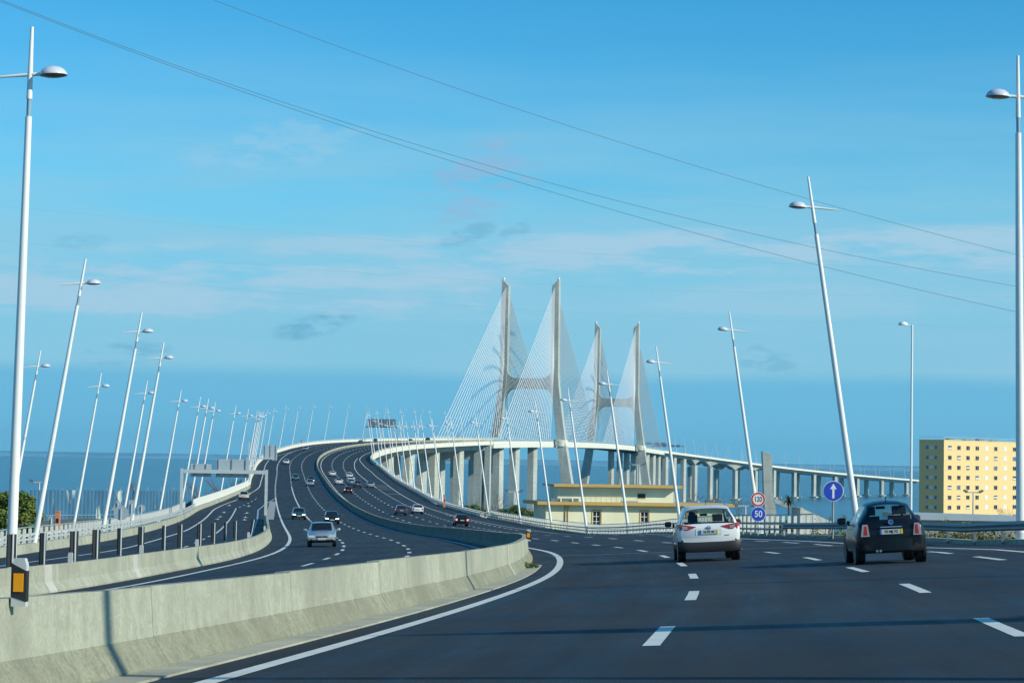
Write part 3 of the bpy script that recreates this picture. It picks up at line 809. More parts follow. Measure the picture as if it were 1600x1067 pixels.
def pylon(d, name='pylon'):
    f = frame(d, 0, 0, upright=True); f.translation.z = 0
    zd = P(d, 0).z
    legs = MB()
    def legc(z): return lerp(z, [0, zd, 84, 92, 152], [28.5, 20.6, 16.4, 15.9, 15.6])
    def wid(z): return lerp(z, [0, zd, 80, 152], [7.0, 5.4, 4.5, 4.3])
    def dep(z): return lerp(z, [0, zd, 152], [11, 8.5, 6.4])
    for s in (-1, 1):
        secs = []
        for z in (-2, 12, 24, 36, zd, 60, 70, 78, 84, 88, 92, 100, 120, 140):
            c, w_, p = s * legc(z), wid(z) / 2, dep(z) / 2
            secs.append([f @ Vector((c + a * w_, b * p, z)) for a, b in ((-1, -1), (1, -1), (1, 1), (-1, 1))])
        c, w_, p = s * 15.6, 2.15, 3.2
        secs.append([f @ Vector((c + a * w_, b * p, 150 - (0 if a * s > 0 else 4.2))) for a, b in ((-1, -1), (1, -1), (1, 1), (-1, 1))])
        legs.sections(secs)
    xs_ = gd(-15.6, 15.6, 33); top = [(x, 89.2 + 6.5 * (abs(x) / 14.6) ** 7) for x in xs_]; bot = [(x, 82.8 - 8.0 * (abs(x) / 15.4) ** 8) for x in xs_]
    for i in range(32):
        a, b = top[i], top[i + 1]; c_, e_ = bot[i], bot[i + 1]
        i0 = len(legs.v)
        for (x, z) in (a, b, e_, c_): legs.v += [f @ Vector((x, -2.6, z)), f @ Vector((x, 2.6, z))]
        legs.f += [(i0, i0 + 2, i0 + 4, i0 + 6), (i0 + 1, i0 + 7, i0 + 5, i0 + 3), (i0, i0 + 1, i0 + 3, i0 + 2), (i0 + 4, i0 + 5, i0 + 7, i0 + 6)]
    py = part(name, legs, 'bridge_concrete', csb, False, csb.location)
    for s in (-1, 1):
        mb = MB(); o = f @ Vector((s * 20.3, -1, zd)); mb.lathe([(4.3, -2.6), (4.3, .7), (3.9, 1.1)], 20, o); part('collar', mb, 'white_concrete', py, 40, csb.location)
        mb = MB(); mb.lathe([(.0, -.9), (.6, -.6), (.9, 0), (.6, .6), (.1, .9)], 10, f @ Vector((s * 17.1, 0, 150.4))); part('beacon', mb, 'sign_white', py, True, csb.location)
    for s in (-1, 1):
        for e_ in (-1, 1):
            for i in range(24):
                t = i / 23
                za = 145.5 - 46 * (1 - t) if False else 99.5 + 45 * t ** .9
                A = f @ Vector((s * (legc(za) - .4), e_ * dep(za) * .46, za))
                L = 17 + (197 - 17) * t
                sl = SX.d(d); dd = d + e_ * L / math.sqrt(1 + sl * sl)
                B = P(dd, s * 16.0, .3)
                o = obj('stay_cable', stay_mesh, py)
                v = A - B
                q = v.to_track_quat('Z', 'Y')
                o.matrix_basis = Matrix.Translation(B - csb.location) @ q.to_matrix().to_4x4() @ Matrix.Diagonal((.165, .165, v.length, 1))
    return py
PYL = (1335, 1748)
for d in PYL: pylon(d)
for d in (1172, 1222, 1282, 1812, 1868, 1912): pier_pair(csb, d, 2.75, 5.2 if d < 1300 else 4.6, 4.2, False, 11.6, 1.6)
pier_pair(csb, 1950, 2.75, 5.0, 3.5, True, 10.8, 1.4)
# blue steel hand rail along the stays
for s in (-1, 1):
    part('hand_rail', MB().sections([[P(x, s * 16.15 + a, z) for a, z in ((-.05, .95), (-.05, 1.9), (.05, 1.9), (.05, .95))] for x in gd(1133, 1953, 80)]), 'rail_blue', csb, False, csb.location)

# ------------------------------------------------------------------ far viaduct
fv = empty('far_viaduct', 'long low viaduct stepping across the water to the right of the pylons', 'viaduct', (SX(2200), 2200, 0))
FP = [2000, 2046, 2095, 2147, 2212, 2307, 2377, 2438, 2504, 2566, 2632, 2702, 2780, 2862]
def fdepth(d):
    m = min(FP, key=lambda q: abs(q - d)); x = abs(m - d)
    i = 0
    while i < len(FP) - 2 and FP[i + 1] < d: i += 1
    span = FP[i + 1] - FP[i]
    g = max(0, min(1, (d - 2110) / 40)) * max(0, min(1, (2395 - d) / 30))
    t = min(1, x / (span * .5))
    return 2.5 + g * (5.2 * (1 - t) ** 2 - .4)
girder(fv, 1954.3, 2894, fdepth, 5)
parapets(fv, 1954.3, 2894, 94)
for d in FP:
    pier_pair(fv, d, 1.35 + fdepth(d), 5.0, 3.6, False, 10.2, 1.7)
    for s in (-1, 1):
        if d > 2100:
            f = frame(d, s * 10.2, 0, upright=True); f.translation.z = 0
            mb = MB(); mb.sections([[f @ Vector((x * k, y * k, z)) for x, y in ((-4.5, -3.6), (4.5, -3.6), (4.5, 3.6), (-4.5, 3.6))] for z, k in ((-1, 1), (1.3, 1), (1.5, .95))]); part('pile_cap', mb, 'bridge_concrete', fv, False, fv.location)

# ------------------------------------------------------------------ leaning lamp posts
LEAN = R(8.6)
def lamp_parts(lean, tag_):
    t = math.tan(lean)
    ax = lambda z: Vector((z * t, 0, z))
    pole = MB().tube([ax(0), ax(.3), ax(6), ax(13.4)], [.16, .152, .132, .095], 12)
    pole.tube([ax(13.9), ax(15.96)], [.085, .05], 10)
    neck = MB().tube([ax(13.4), ax(13.95)], .065, 10)
    arm = MB().tube([ax(14.6) + Vector((-1.15, 0, -.10)), ax(14.6), ax(14.6) + Vector((.35, 0, .02))], [.025, .06, .05], 8)
    c = ax(14.6) + Vector((.66, 0, .0))
    head = MB(); n = 18; prof = [(.40, 0), (.385, .05), (.33, .13), (.24, .20), (.12, .235), (.01, .24)]
    rot = Matrix.Rotation(R(-3), 3, 'Y')
    head.lathe([(.40, -.015)] + prof, n, c, rot)
    glass = MB().lathe([(.05, -.075), (.22, -.06), (.34, -.03), (.36, -.016)], n, c, rot)
    base = MB().lathe([(.30, -.3), (.30, .04), (.19, .08), (.19, .35)], 12)
    return [('pole', pole.mesh('pole', 'white_paint_metal', 45)), ('neck', neck.mesh('neck', 'rail_blue', 45)), ('arm', arm.mesh('arm', 'white_paint_metal', 45)), ('lamp_head', head.mesh('lamp_head', 'lamp_grey', 50)), ('lens', glass.mesh('lens', 'lamp_glass', 50)), ('base', base.mesh('base', 'white_paint_metal', 45))]
LP = {'lean': lamp_parts(LEAN, 'lean'), 'up': lamp_parts(R(.6), 'up')}
def lamp(d, w, side, label, group, scale=1.0, kind='lean', h=.0, yaw=0.0, far=False, pos=None):
    mw = frame(d, w, h, upright=True)
    if pos is not None: mw.translation = pos
    mw = mw @ Matrix.Rotation(yaw + (math.pi if side > 0 else 0), 4, 'Z') @ Matrix.Diagonal((scale, scale, scale, 1))
    e = empty('lamp_post', label, 'lamp post', mw=mw, group=group)
    hd = None
    for nm, me in LP[kind]:
        if far and nm in ('neck', 'base', 'lens'): continue
        o = obj(nm, me, hd if nm == 'lens' else e)
        if nm == 'lamp_head': hd = o
    return e
# right row
RL = [(12.0, 17.9, 1.0), (37, 17.3, 1.0), (75, 17.0, 1.055), (97, 15.5, 1.015), (147, 20.3, .94), (178, 20.6, .965), (207, 21.1, .99)] 
gR = 'lamp posts leaning in from the right'
names_r = ['lamp post standing beside the camera on the right verge', 'lamp post on the right just outside the picture', 'tall upright white lamp post at the right edge of the picture', 'white lamp post leaning left behind the dark hatchback', 'leaning white lamp post behind the speed signs', 'leaning white lamp post rising behind the white car', 'leaning white lamp post in front of the yellow building, beside its left window']
for i, (d, w, s) in enumerate(RL):
    near = i < 3
    lamp(d, w, 1, names_r[i], gR, s, 'up' if near else 'lean')
d, i = 240.0, 0
while d < 1120:
    lb = '%s leaning white lamp post of the right-hand row beyond the yellow building' % ('Nearest' if i == 0 else ORD[i])
    lamp(d, GR(d) + (1.0 if d < 345 else .9), 1, lb, gR, 1.01, far=d > 560, h=.0 if d < 345 else .0)
    d += 33 if d < 560 else 40; i += 1
# left rows
gL = 'lamp posts leaning in from the left'
lamp(63, -14.75, -1, 'tall upright white lamp post in the left foreground', gL, 1.04, 'up', yaw=0)
LO = {132: -.1, 163: -.7, 193: -1.3, 248: -2.3, 284: -1.4}
LL = [(132, 1.10), (163, 1.05), (193, 1.04), (248, .92), (284, .95), (303, .97), (322, .97), (374, 1.0), (413, 1.0), (449, 1.0), (500, 1.0), (545, 1.0), (590, 1), (635, 1), (675, 1), (714, 1), (756, 1), (798, 1), (840, 1), (882, 1), (925, 1), (968, 1), (1010, 1), (1052, 1), (1094, 1)]
for i, (d, s) in enumerate(LL):
    lamp(d, GL(d) + LO.get(d, -1.0 if d < 460 else -.9), -1, '%s leaning white lamp post of the left-hand row along the outer parapet' % ('Nearest' if i == 0 else ORD[i]), gL, s, far=d > 560)
for i, (u, dd, z, s) in enumerate(((18, 196, 32.4, 1.06), (120, 214, 32.1, 1.0), (196, 240, 31.9, 1.02))):
    X = (u - 800) / F_PX * dd
    lamp(dd, 0, -1, '%s leaning lamp post of the outer row behind the blue fence line' % ('Nearest' if i == 0 else ORD[i]), 'lamp posts of the outer left row', s, pos=Vector((X, dd, z - .3)))
d = 1975.0
while d < 2890:
    for s in (-1, 1):
        lamp(d + (s * 6), s * 16.0, s, 'tiny distant white lamp post on the far viaduct', 'lamp posts on the far viaduct', 1.0, far=True)
    d += 48
# single upright lamp on the slip road at the right
def arm_lamp():
    X = (1426 - 800) / F_PX * 180
    z0 = ground(X, 180)
    e = empty('street_lamp', 'single upright white street lamp with one short arm beside the apartment block', 'lamp post', (X, 180, z0))
    top = 40 + (724 + 2 - 507) / F_PX * 180 - z0
    part('pole', MB().tube([(0, 0, 0), (0, 0, top * .5), (0, 0, top)], [.12, .10, .08], 12), 'white_paint_metal', e, 45)
    part('arm', MB().tube([(0, 0, top - .05), (-.5, 0, top)], .04, 8), 'white_paint_metal', e, 45)
    part('lamp_head', MB().lathe([(.42, -.03), (.40, .05), (.32, .16), (.18, .25), (.02, .28)], 18, (-.75, 0, top)), 'white_paint_metal', e, 45)
arm_lamp()
def mast(u, d, ytop, label, n=2):
    X = (u - 800) / F_PX * d; z0 = ground(X, d); zt = CAMZ - (ytop - (V0 + ROLL * (u - 800))) / F_PX * d
    e = empty('floodlight_mast', label, 'floodlight mast', (X, d, z0))
    part('pole', MB().tube([(0, 0, 0), (0, 0, zt - z0)], [.22, .13], 8), 'galv_light', e, 45)
    part('cross_arm', MB().box((0, 0, zt - z0), (3.2, .2, .2)), 'galv_light', e)
    for x in (-1.5, 1.5): part('floodlight', MB().box((x, -.1, zt - z0 + .25), (.8, .6, .4), Matrix.Rotation(R(20) * (1 if x < 0 else -1), 3, 'Y')), 'galv', e)
mast(999, 470, 726, 'twin floodlight mast behind the roof of the yellow building')
mast(1168, 330, 790, 'twin floodlight mast left of the speed signs')
mast(1523, 420, 769, 'twin floodlight mast in front of the apartment block')
mast(67, 420, 753, 'twin floodlight mast above the blue fence on the left')
mast(807, 430, 768, 'twin floodlight mast among the viaduct piers')

# ------------------------------------------------------------------ signs
def text_mesh(txt, size, m, name='numerals'):
    cu = bpy.data.curves.new('t', 'FONT'); cu.body = txt; cu.size = size; cu.align_x = 'CENTER'; cu.align_y = 'CENTER'; cu.extrude = .002; cu.offset = size * .012
    o = bpy.data.objects.new('t', cu); col.objects.link(o)
    dg = bpy.context.evaluated_depsgraph_get()
    me = bpy.data.meshes.new_from_object(o.evaluated_get(dg)); me.name = name
    bpy.data.objects.remove(o)
    me.materials.clear(); me.materials.append(M[m])
    return me
FACE = Matrix.Rotation(R(90), 4, 'X')          # x right, y up, facing -Y (towards the driver)
def disc(r, y, z, n=36, t=.012): return MB().sections([[(r * math.cos(2 * math.pi * i / n), yy, z + r * math.sin(2 * math.pi * i / n)) for i in range(n)] for yy in (y, y - t)])
def ring(r0, r1, y, z, n=36, t=.006):
    mb = MB()
    for yy in (y, y - t):
        for r in (r0, r1): mb.v += [Vector((r * math.cos(2 * math.pi * i / n), yy, z + r * math.sin(2 * math.pi * i / n))) for i in range(n)]
    for i in range(n):
        j = (i + 1) % n; mb.f += [(2 * n + i, 2 * n + j, 3 * n + j, 3 * n + i), (i, n + i, n + j, j), (n + i, 3 * n + i, 3 * n + j, n + j), (i, j, 2 * n + j, 2 * n + i)]
    return mb
def at_px(u, v, d):
    c = Vector(((u - 800), (533.5 - v), -F_PX)); r = camo.matrix_basis.to_3x3() @ c
    return Vector((0, 0, CAMZ)) + r * (d / r.y)
DS = 122
c = at_px(1184.5, 780, DS); g = ground(c.x, DS)
e = empty('speed_sign', 'round white speed sign with red rim reading 120', 'road sign', (c.x, DS, g))
z = c.z - g
part('post', MB().tube([(-.02, .05, 0), (-.02, .05, z + .3)], .035, 8), 'galv_light', e, 45)
part('disc', disc(.41, 0, z), 'sign_white', e)
part('rim', ring(.30, .385, -.014, z), 'sign_red', e)
o = obj('numerals', text_mesh('120', .36, 'sign_black'), e); o.matrix_basis = Matrix.Translation((0, -.016, z)) @ FACE @ Matrix.Diagonal((.82, 1.1, 1, 1))
c2 = at_px(1185, 803, DS); z2 = c2.z - g
e2 = empty('speed_sign', 'round blue minimum speed sign reading 50 under the 120 sign', 'road sign', (c2.x, DS, c2.z))
part('bracket', MB().box((-.03, .025, 0), (.12, .05, .12)), 'galv_light', e2)
part('disc', disc(.41, 0, 0), 'sign_white', e2)
part('face', disc(.385, -.0125, 0, t=.006), 'sign_blue', e2)
o = obj('numerals', text_mesh('50', .50, 'sign_white'), e2); o.matrix_basis = Matrix.Translation((0, -.021, 0)) @ FACE @ Matrix.Diagonal((.9, 1, 1, 1))
DS = 100
c = at_px(1302, 767, DS); g = ground(c.x, DS); z = c.z - g
e = empty('arrow_sign', 'round blue sign with a white arrow pointing straight up', 'road sign', (c.x, DS, g))
part('post', MB().tube([(0, .06, 0), (0, .06, z)], .05, 8), 'gore', e, 45)
part('disc', disc(.47, 0, z), 'sign_white', e)
part('face', disc(.445, -.0125, z, t=.006), 'sign_blue', e)
part('arrow', MB().prism([(-.05, z - .33), (.05, z - .33), (.05, z + .1), (.155, z + .08), (0, z + .35), (-.155, z + .08), (-.05, z + .1)], -.021, -.026), 'sign_white', e)
# unseen cantilever sign outside the picture, added so its shadow bars the road
mw = frame(20.5, 23.2, 0, upright=True)
e = empty('cantilever_sign', 'unseen cantilever sign added outside the picture on the right to cast a shadow band', 'gantry', mw=mw)
part('post', MB().box((0, 0, 3.4), (.4, .4, 7.6)), 'galv_light', e)
part('beam', MB().box((-3.5, 0, 6.4), (6.6, .3, .4)), 'galv_light', e)
part('sign_panel', MB().box((-4.0, -.25, 6.5), (5.6, .08, 1.5)), 'sign_blue', e)
# sign backs on the left
def sign_back(u, v, d, kind, r, label):
    c = at_px(u, v, d); g = ground(c.x, d); e = empty('road_sign', label, 'road sign', (c.x, d, g)); z = c.z - g
    part('post', MB().tube([(0, -.05, 0), (0, -.05, z + r * .6)], .04, 8), 'galv_light', e, 45)
    if kind == 'round': mb = disc(r, .02, z)
    elif kind == 'tri': mb = MB().prism([(-r, z - r * .6), (r, z - r * .6), (0, z + r * 1.1)], 0, .02)
    else: mb = MB().prism([(-r * .55, z - r * 1.3), (r * .55, z - r * 1.3), (r * .55, z + r * 1.3), (-r * .55, z + r * 1.3)], 0, .02)
    part('panel', mb, 'sign_back_light', e)
sign_back(189, 801, 172, 'round', .58, 'pale back of a large round sign on the slip road')
sign_back(184, 791, 178, 'tri', .55, 'pale back of a triangular sign peeking over the round one')
sign_back(205.5, 792, 185, 'rect', .46, 'pale upright rectangular sign back beside the slip road')
sign_back(221, 794, 190, 'round', .34, 'pale back of a small round sign on the slip road')
sign_back(80, 813, 160, 'rect', .26, 'small pale sign back beside the orange box')
# orange emergency posts
def sos(u, vb, d, label, hgt=1.35):
    c = at_px(u, vb, d); e = empty('emergency_post', label, 'emergency post', (c.x, d, c.z - .25))
    part('body', MB().box((0, 0, hgt / 2 + .1), (.34, .3, hgt + .2)), 'orange', e)
    part('panel', MB().box((0, -.16, hgt * .62), (.2, .03, .34)), 'sign_black', e)
    part('cap', MB().box((0, 0, hgt + .23), (.4, .36, .06)), 'orange', e)
sos(90, 824, 172, 'orange emergency call post beside the left balustrade', 1.3)
sos(325, 786, 338, 'orange emergency call post under the slip road sign gantry', 1.4)
sos(694, 790, 375, 'orange emergency call post on the right-hand parapet', 1.9)
sos(471, 692, 812, 'tiny orange emergency call post on the far left parapet', 1.6)

# ------------------------------------------------------------------ gantries
def ribbed(e, x0, x1, z0, z1, y, m, rows, cols, name='sign_panel'):
    p = part(name, MB().box(((x0 + x1) / 2, y, (z0 + z1) / 2), (x1 - x0, .06, z1 - z0)), m, e)
    for i in range(rows):
        z = z0 + (i + .5) / rows * (z1 - z0); part('stiffener', MB().box(((x0 + x1) / 2, y - .045, z), (x1 - x0 - .02, .03, .05)), 'galv_light', p)
    for c_ in cols: part('mast', MB().box((x0 + (x1 - x0) * c_, y - .10, (z0 + z1) / 2), (.1, .08, z1 - z0 + .02)), 'sign_back', p)
DG = 254
mw = frame(DG, -18.4, 0, upright=True)
e = empty('sign_gantry', 'grey portal gantry with sign backs over the slip road', 'gantry', mw=mw)
inv_ = mw.inverted()
xl, xr = (inv_ @ at_px(285, 760, DG)).x, (inv_ @ at_px(416, 760, DG)).x
zb = (inv_ @ at_px(350, 736.5, DG)).z
lz = [P(DG, -23.2).z - mw.translation.z, P(DG, -13.6).z - mw.translation.z]
for x in (xl, xr): part('post', MB().box((x, 0, (zb + .2) / 2 - .6), (.34, .34, zb + 1.6)), 'galv_light', e)
part('beam', MB().box(((xl + xr) / 2, 0, zb), (xr - xl - .36, .34, .42)), 'galv_light', e)
def pz(v): return (inv_ @ at_px(350, v, DG)).z
def px_(u): return (inv_ @ at_px(u, 735, DG)).x
ribbed(e, px_(299), px_(331), pz(745), pz(725), .30, 'sign_back_light', 7, (.2, .74))
ribbed(e, px_(338), px_(389), pz(745.5), pz(717.5), .30, 'sign_back_light', 11, (.07, .48, .9))
DG2 = 455
mw = frame(DG2, GL(DG2) + .1, 0, upright=True); inv_ = mw.inverted()
e = empty('cantilever_sign', 'cantilever mast with the grey back of a tall sign over the slip road exit', 'gantry', mw=mw)
q = lambda u, v: inv_ @ at_px(u, v, DG2)
part('post', MB().box((-.35, 0, q(395, 690).z / 2), (.35, .35, q(395, 690).z)), 'galv_light', e)
part('beam', MB().box((q(415, 716).x / 2 + .4, 0, q(415, 716).z), (q(433, 716).x + .1, .3, .34)), 'galv_light', e)
ribbed(e, q(411.5, 710).x, q(433, 710).x, q(420, 719).z, q(420, 695.5).z, .27, 'sign_back_light', 5, (.1, .5, .9))
DG3 = 962
mw = frame(DG3, -7.4, 0, upright=True); inv_ = mw.inverted()
e = empty('sign_gantry', 'distant gantry with dark sign panels above the oncoming lanes', 'gantry', mw=mw)
q = lambda u, v: inv_ @ at_px(u, v, DG3)
xl, xr = q(569.5, 667).x, q(621.5, 667).x; zb = q(600, 667).z
for x in (xl, xr): part('post', MB().box((x, 0, zb / 2 - .3), (.4, .4, zb + .8)), 'galv_light', e)
part('beam', MB().box(((xl + xr) / 2, 0, zb), (xr - xl - .42, .4, .5)), 'galv', e)
ribbed(e, q(574, 660).x, q(590, 660).x, q(600, 667).z, q(600, 654.5).z, -.3, 'sign_back', 0, (.2, .4, .6, .8))
ribbed(e, q(591.5, 660).x, q(618.5, 660).x, q(600, 667).z, q(600, 654.5).z, -.3, 'sign_back', 0, (.15, .3, .45, .6, .75, .9))
for DG4, lab in ((1990, 'tiny distant sign gantry on the bridge beyond the second pylon'), (2070, 'tiny distant sign gantry at the start of the far viaduct')):
    mw = frame(DG4, 0, 0, upright=True); e = empty('sign_gantry', lab, 'gantry', mw=mw)
    for x in (-15, 15): part('post', MB().box((x, 0, 3.6), (.5, .5, 7.2)), 'galv_light', e)
    part('beam', MB().box((0, 0, 7.4), (31, .5, .6)), 'galv', e)
    for x in (-9, -3.5, 4, 9.5): part('sign_panel', MB().box((x, -.4, 7.6), (4, .2, 2.2)), 'sign_back', e)

# ------------------------------------------------------------------ yellow service building
def yellow_building():
    D = 330; A = at_px(853, 785, D); yaw = R(11)
    g = ground(A.x + 10, D + 3) - .3
    mw = Matrix.Translation((A.x, D, g)) @ Matrix.Rotation(yaw, 4, 'Z')
    e = empty('service_building', 'pale yellow two storey building with flat roofs behind the right-hand railing', 'building', mw=mw)
    L, W, H = 28.3, 9.0, A.z - g - .2
    wins = [7.9, 15.4, 22.9]
    # front wall cut round the window openings
    z0, z1 = H - 4.15, H - .95
    mbw = MB()
    def seg(x0, x1, a, b): mbw.box(((x0 + x1) / 2, .15, (a + b) / 2), (x1 - x0, .3, b - a))
    xs_ = [0]
    for x in wins: xs_ += [x - .62, x + .62]
    xs_.append(L)
    for i in range(0, len(xs_), 2): seg(xs_[i], xs_[i + 1], 0, H)
    for x in wins: seg(x - .62, x + .62, 0, z0); seg(x - .62, x + .62, z1, H)
    part('wall', mbw, 'yellow_wall', e)
    part('wall', MB().box((.15, W / 2 + .15, H / 2), (.3, W - .3, H)), 'yellow_wall', e)
    part('wall', MB().box((L - .15, W / 2 + .15, H / 2), (.3, W - .3, H)), 'yellow_wall', e)
    part('wall', MB().box((L / 2, W + .15, H / 2), (L, .3, H)), 'yellow_wall', e)
    rf = part('roof', MB().box((L / 2 - .2, W / 2, H + .18), (L + 2.6, W + 2.2, .36)), 'roof_grey', e)
    part('fascia', MB().box((L / 2 - .2, -1.13, H + .16), (L + 2.66, .06, .5)), 'yellow_trim', rf)
    part('fascia', MB().box((-1.53, W / 2, H + .16), (.06, W + 2.14, .5)), 'yellow_trim', rf)
    for x in wins:
        w_ = part('window', MB().box((x, .18, (z0 + z1) / 2), (1.2, .04, z1 - z0 - .02)), 'dark_glass', e)
        fr = MB()
        for xx in (-.57, 0, .57): fr.box((x + xx, .12, (z0 + z1) / 2), (.09, .08, z1 - z0 - .03))
        for k in range(5): fr.box((x, .125, z0 + .06 + (z1 - z0 - .12) * k / 4), (1.03, .06, .08))
        part('frame', fr, 'frame_white', w_)
        sr = MB()
        for xx in (-.72, .72): sr.box((x + xx, -.03, (z0 + z1) / 2), (.16, .06, z1 - z0 + .36))
        sr.box((x, -.03, z1 + .12), (1.26, .06, .16)); part('surround', sr, 'yellow_trim', w_)
    for x in (3.0, 21.6): part('downpipe', MB().tube([(x, -.1, 0), (x, -.1, H)], .08, 8).tube([(x + .42, -.1, 0), (x + .42, -.1, H)], .06, 8), 'yellow_trim', e, 45)
    # upper storey
    u0, u1, uy, uh = 2.3, 20.6, 2.4, 2.35
    zb = H + .36
    up = MB()
    up.box(((u0 + u1) / 2, uy + 3, zb + uh / 2), (u1 - u0, 6, uh)); us = part('upper_storey', up, 'yellow_wall', e)
    ur = part('upper_roof', MB().box(((u0 + u1) / 2, uy + 2.6, zb + uh + .15), (u1 - u0 + 1.8, 8.4, .3)), 'roof_grey', e)
    part('fascia', MB().box(((u0 + u1) / 2, uy - 1.63, zb + uh + .13), (u1 - u0 + 1.86, .06, .42)), 'yellow_trim', ur)
    w_ = part('window', MB().box((15.5, uy - .02, zb + 1.0), (1.2, .06, .62)), 'dark_glass', e)
    part('frame', MB().box((15.5, uy - .06, zb + 1.36), (1.36, .05, .08)).box((15.5, uy - .06, zb + .64), (1.36, .05, .08)), 'yellow_trim', w_)
    rl = MB()
    for k in range(8): rl.box((6.2 + k * .8, .2, zb + .5), (.05, .05, 1.0))
    rl.box((9, .2, zb + 1.0), (5.7, .05, .05)).box((9, .2, zb + .55), (5.7, .04, .04)); part('roof_railing', rl, 'yellow_trim', e)
    ac = MB()
    for k in range(5): ac.box((1.2 + k * .9, .6 + (k % 2) * .7, zb + .25), (.7, .5, .5))
    part('roof_plant', ac, 'galv', e)
    part('side_window', MB().box((13.2, .8, zb + .12), (2.6, .5, .22)), 'roof_grey', e)
yellow_building()

# ------------------------------------------------------------------ apartment block
def apartment():
    D = 660; A = at_px(1475, 688, D); yaw = R(48); g = ground(A.x, D) - .5
    mw = Matrix.Translation((A.x, D, g)) @ Matrix.Rotation(yaw, 4, 'Z')
    e = empty('apartment_block', 'tall ochre tiled apartment block with rows of small square windows', 'building', mw=mw)
    L, W, H = 45.0, 8.6, A.z - g; SX_ = L / 25.2
    part('body', MB().box((L / 2, W / 2, H / 2), (L, W, H)), 'tile_wall', e)
    part('roof_parapet', MB().box((L / 2, W / 2, H + .12), (L + .2, W + .2, .24)), 'band_white', e)
    rl = MB()
    for k in range(34): rl.box((L * k / 33, .3, H + .6), (.06, .06, 1.0))
    rl.box((L / 2, .3, H + 1.1), (L, .07, .07)).box((L / 2, .3, H + .7), (L, .05, .05))
    for k in range(10): rl.box((.3, W * k / 9, H + .6), (.06, .06, 1.0))
    rl.box((.3, W / 2, H + 1.1), (.07, W, .07)); part('roof_railing', rl, 'galv_light', e)
    for x, s in ((12, .5), (22, .4), (30, .7), (38, .4)): part('roof_plant', MB().box((x, 5, H + .3 + s / 2), (3.2, 1.6, s)), 'galv', e)
    part('antenna', MB().tube([(34, 4, H), (34, 4, H + 3.2)], .06, 6), 'galv_light', e)
    fl = 3.03; nrow = int(H / fl)
    top = H - 2.1
    sqm = {}
    for r in range(nrow):
        z = top - r * fl
        if z < 2: break
        for dz in (.72, -.72): part('floor_band', MB().box((L / 2, -.02, z + dz), (L, .04, .13)), 'band_white', e)
        for i in range(8):
            x = 3.4 + i * 5.3 + (i * i) * .05
            if i in (4, 6):
                part('white_panel', MB().box((x, -.03, z), (2.0, .06, 1.30)), 'white_panel', e); continue
            w_ = part('window', MB().box((x, -.015, z), (1.9, .03, 1.1)), 'dark_glass' if (i * 7 + r * 5) % 9 else 'blue_glass', e)
            fr = MB().box((x, -.06, z - .60), (2.1, .12, .10)).box((x, -.06, z + .59), (2.1, .12, .08))
            for q_ in (-.98, 0, .98): fr.box((x + q_, -.055, z), (.10, .11, 1.1)); part('frame', fr, 'frame_white', w_)
            if (i * 5 + r * 3) % 4 == 0: part('blind', MB().box((x, -.04, z - .25 + .12 * (r % 3)), (1.8, .02, .55)), 'white_panel', w_)
        for y in (2.8, 4.3, 5.8):
            w_ = part('window', MB().box((-.015, y, z), (.03, 1.3 if y == 4.3 else .8, 1.0)), 'blue_glass' if y != 4.3 else 'white_panel', e)
            part('sill', MB().box((-.05, y, z - .55), (.10, 1.2, .08)), 'band_white', w_)
    for k in range(13): part('tile_joint', MB().box((.9 + k * 3.6, -.008, H / 2), (.05, .016, H - .3)), 'band_white', e)
apartment()
def low_wall():
    D = 150; a, b = at_px(1450, 812, D), at_px(1600, 816, D); g = ground(a.x, D)
    e = empty('low_shed', 'long low grey roofed shed in front of the apartment block', 'building', (a.x, D, g))
    h = a.z - g
    if h < .4: h = .4
    part('wall', MB().box((5, 2, h / 2), (14, 4, h)), 'roof_grey', e)
    part('roof', MB().prism([(-2.4, h), (12.4, h), (12.4, h + .25), (-2.4, h + .45)], -.3, 4.3), 'sign_back_light', e)
low_wall()

# ------------------------------------------------------------------ concrete monument slabs
def monument():
    D = 420; g0 = lambda u: ground((u - 800) / F_PX * D, D) - .5
    def slab(name, pts, label, th, m='bridge_concrete', base=False, yaw=0):
        P3 = [at_px(u, v, D) for u, v in pts]
        if base:
            for i in base: P3[i].z = ground(P3[i].x, D) - .5
        o = P3[0].copy(); o.z = min(p.z for p in P3)
        e = empty(name, label, 'monument', o)
        Rz = Matrix.Rotation(yaw, 3, 'Z')
        mb = MB().sections([[Rz @ (p - o + Vector((0, y, 0))) for p in P3] for y in (0, th)])
        part('slab', mb, m, e)
        return e
    slab('concrete_pylon', [(1191.5, 705), (1206.5, 712), (1207.5, 770), (1213, 800), (1215, 815), (1198, 815), (1194, 770)], 'tall bent concrete slab standing right of the speed signs', 2.4, base=(4, 5))
    slab('concrete_strut', [(1209, 778), (1238, 789), (1233, 794), (1209, 785)], 'short sloping concrete strut beside the bent slab', 2.0)
    slab('concrete_wedge', [(1251, 793), (1300, 815), (1300, 830), (1251, 830)], 'triangular pale concrete wedge wall beside the palm tree', 1.0, 'white_concrete', base=(2, 3))
    a_, b_ = at_px(1250.4, 793, D - .05), at_px(1237, 791.5, D + 9); g_ = ground(a_.x, D) - .5
    e = empty('concrete_fin', 'shaded concrete wall running back left of the wedge wall', 'monument', (a_.x, D, g_))
    o_ = Vector((a_.x, D, g_)); n_ = Vector((.6, .1, 0))
    part('slab', MB().sections([[p_ - o_, p_ + n_ - o_, p_ + n_ - o_ - Vector((0, 0, p_.z - g_)), p_ - o_ - Vector((0, 0, p_.z - g_))] for p_ in (a_, b_)]), 'bridge_concrete', e)
monument()

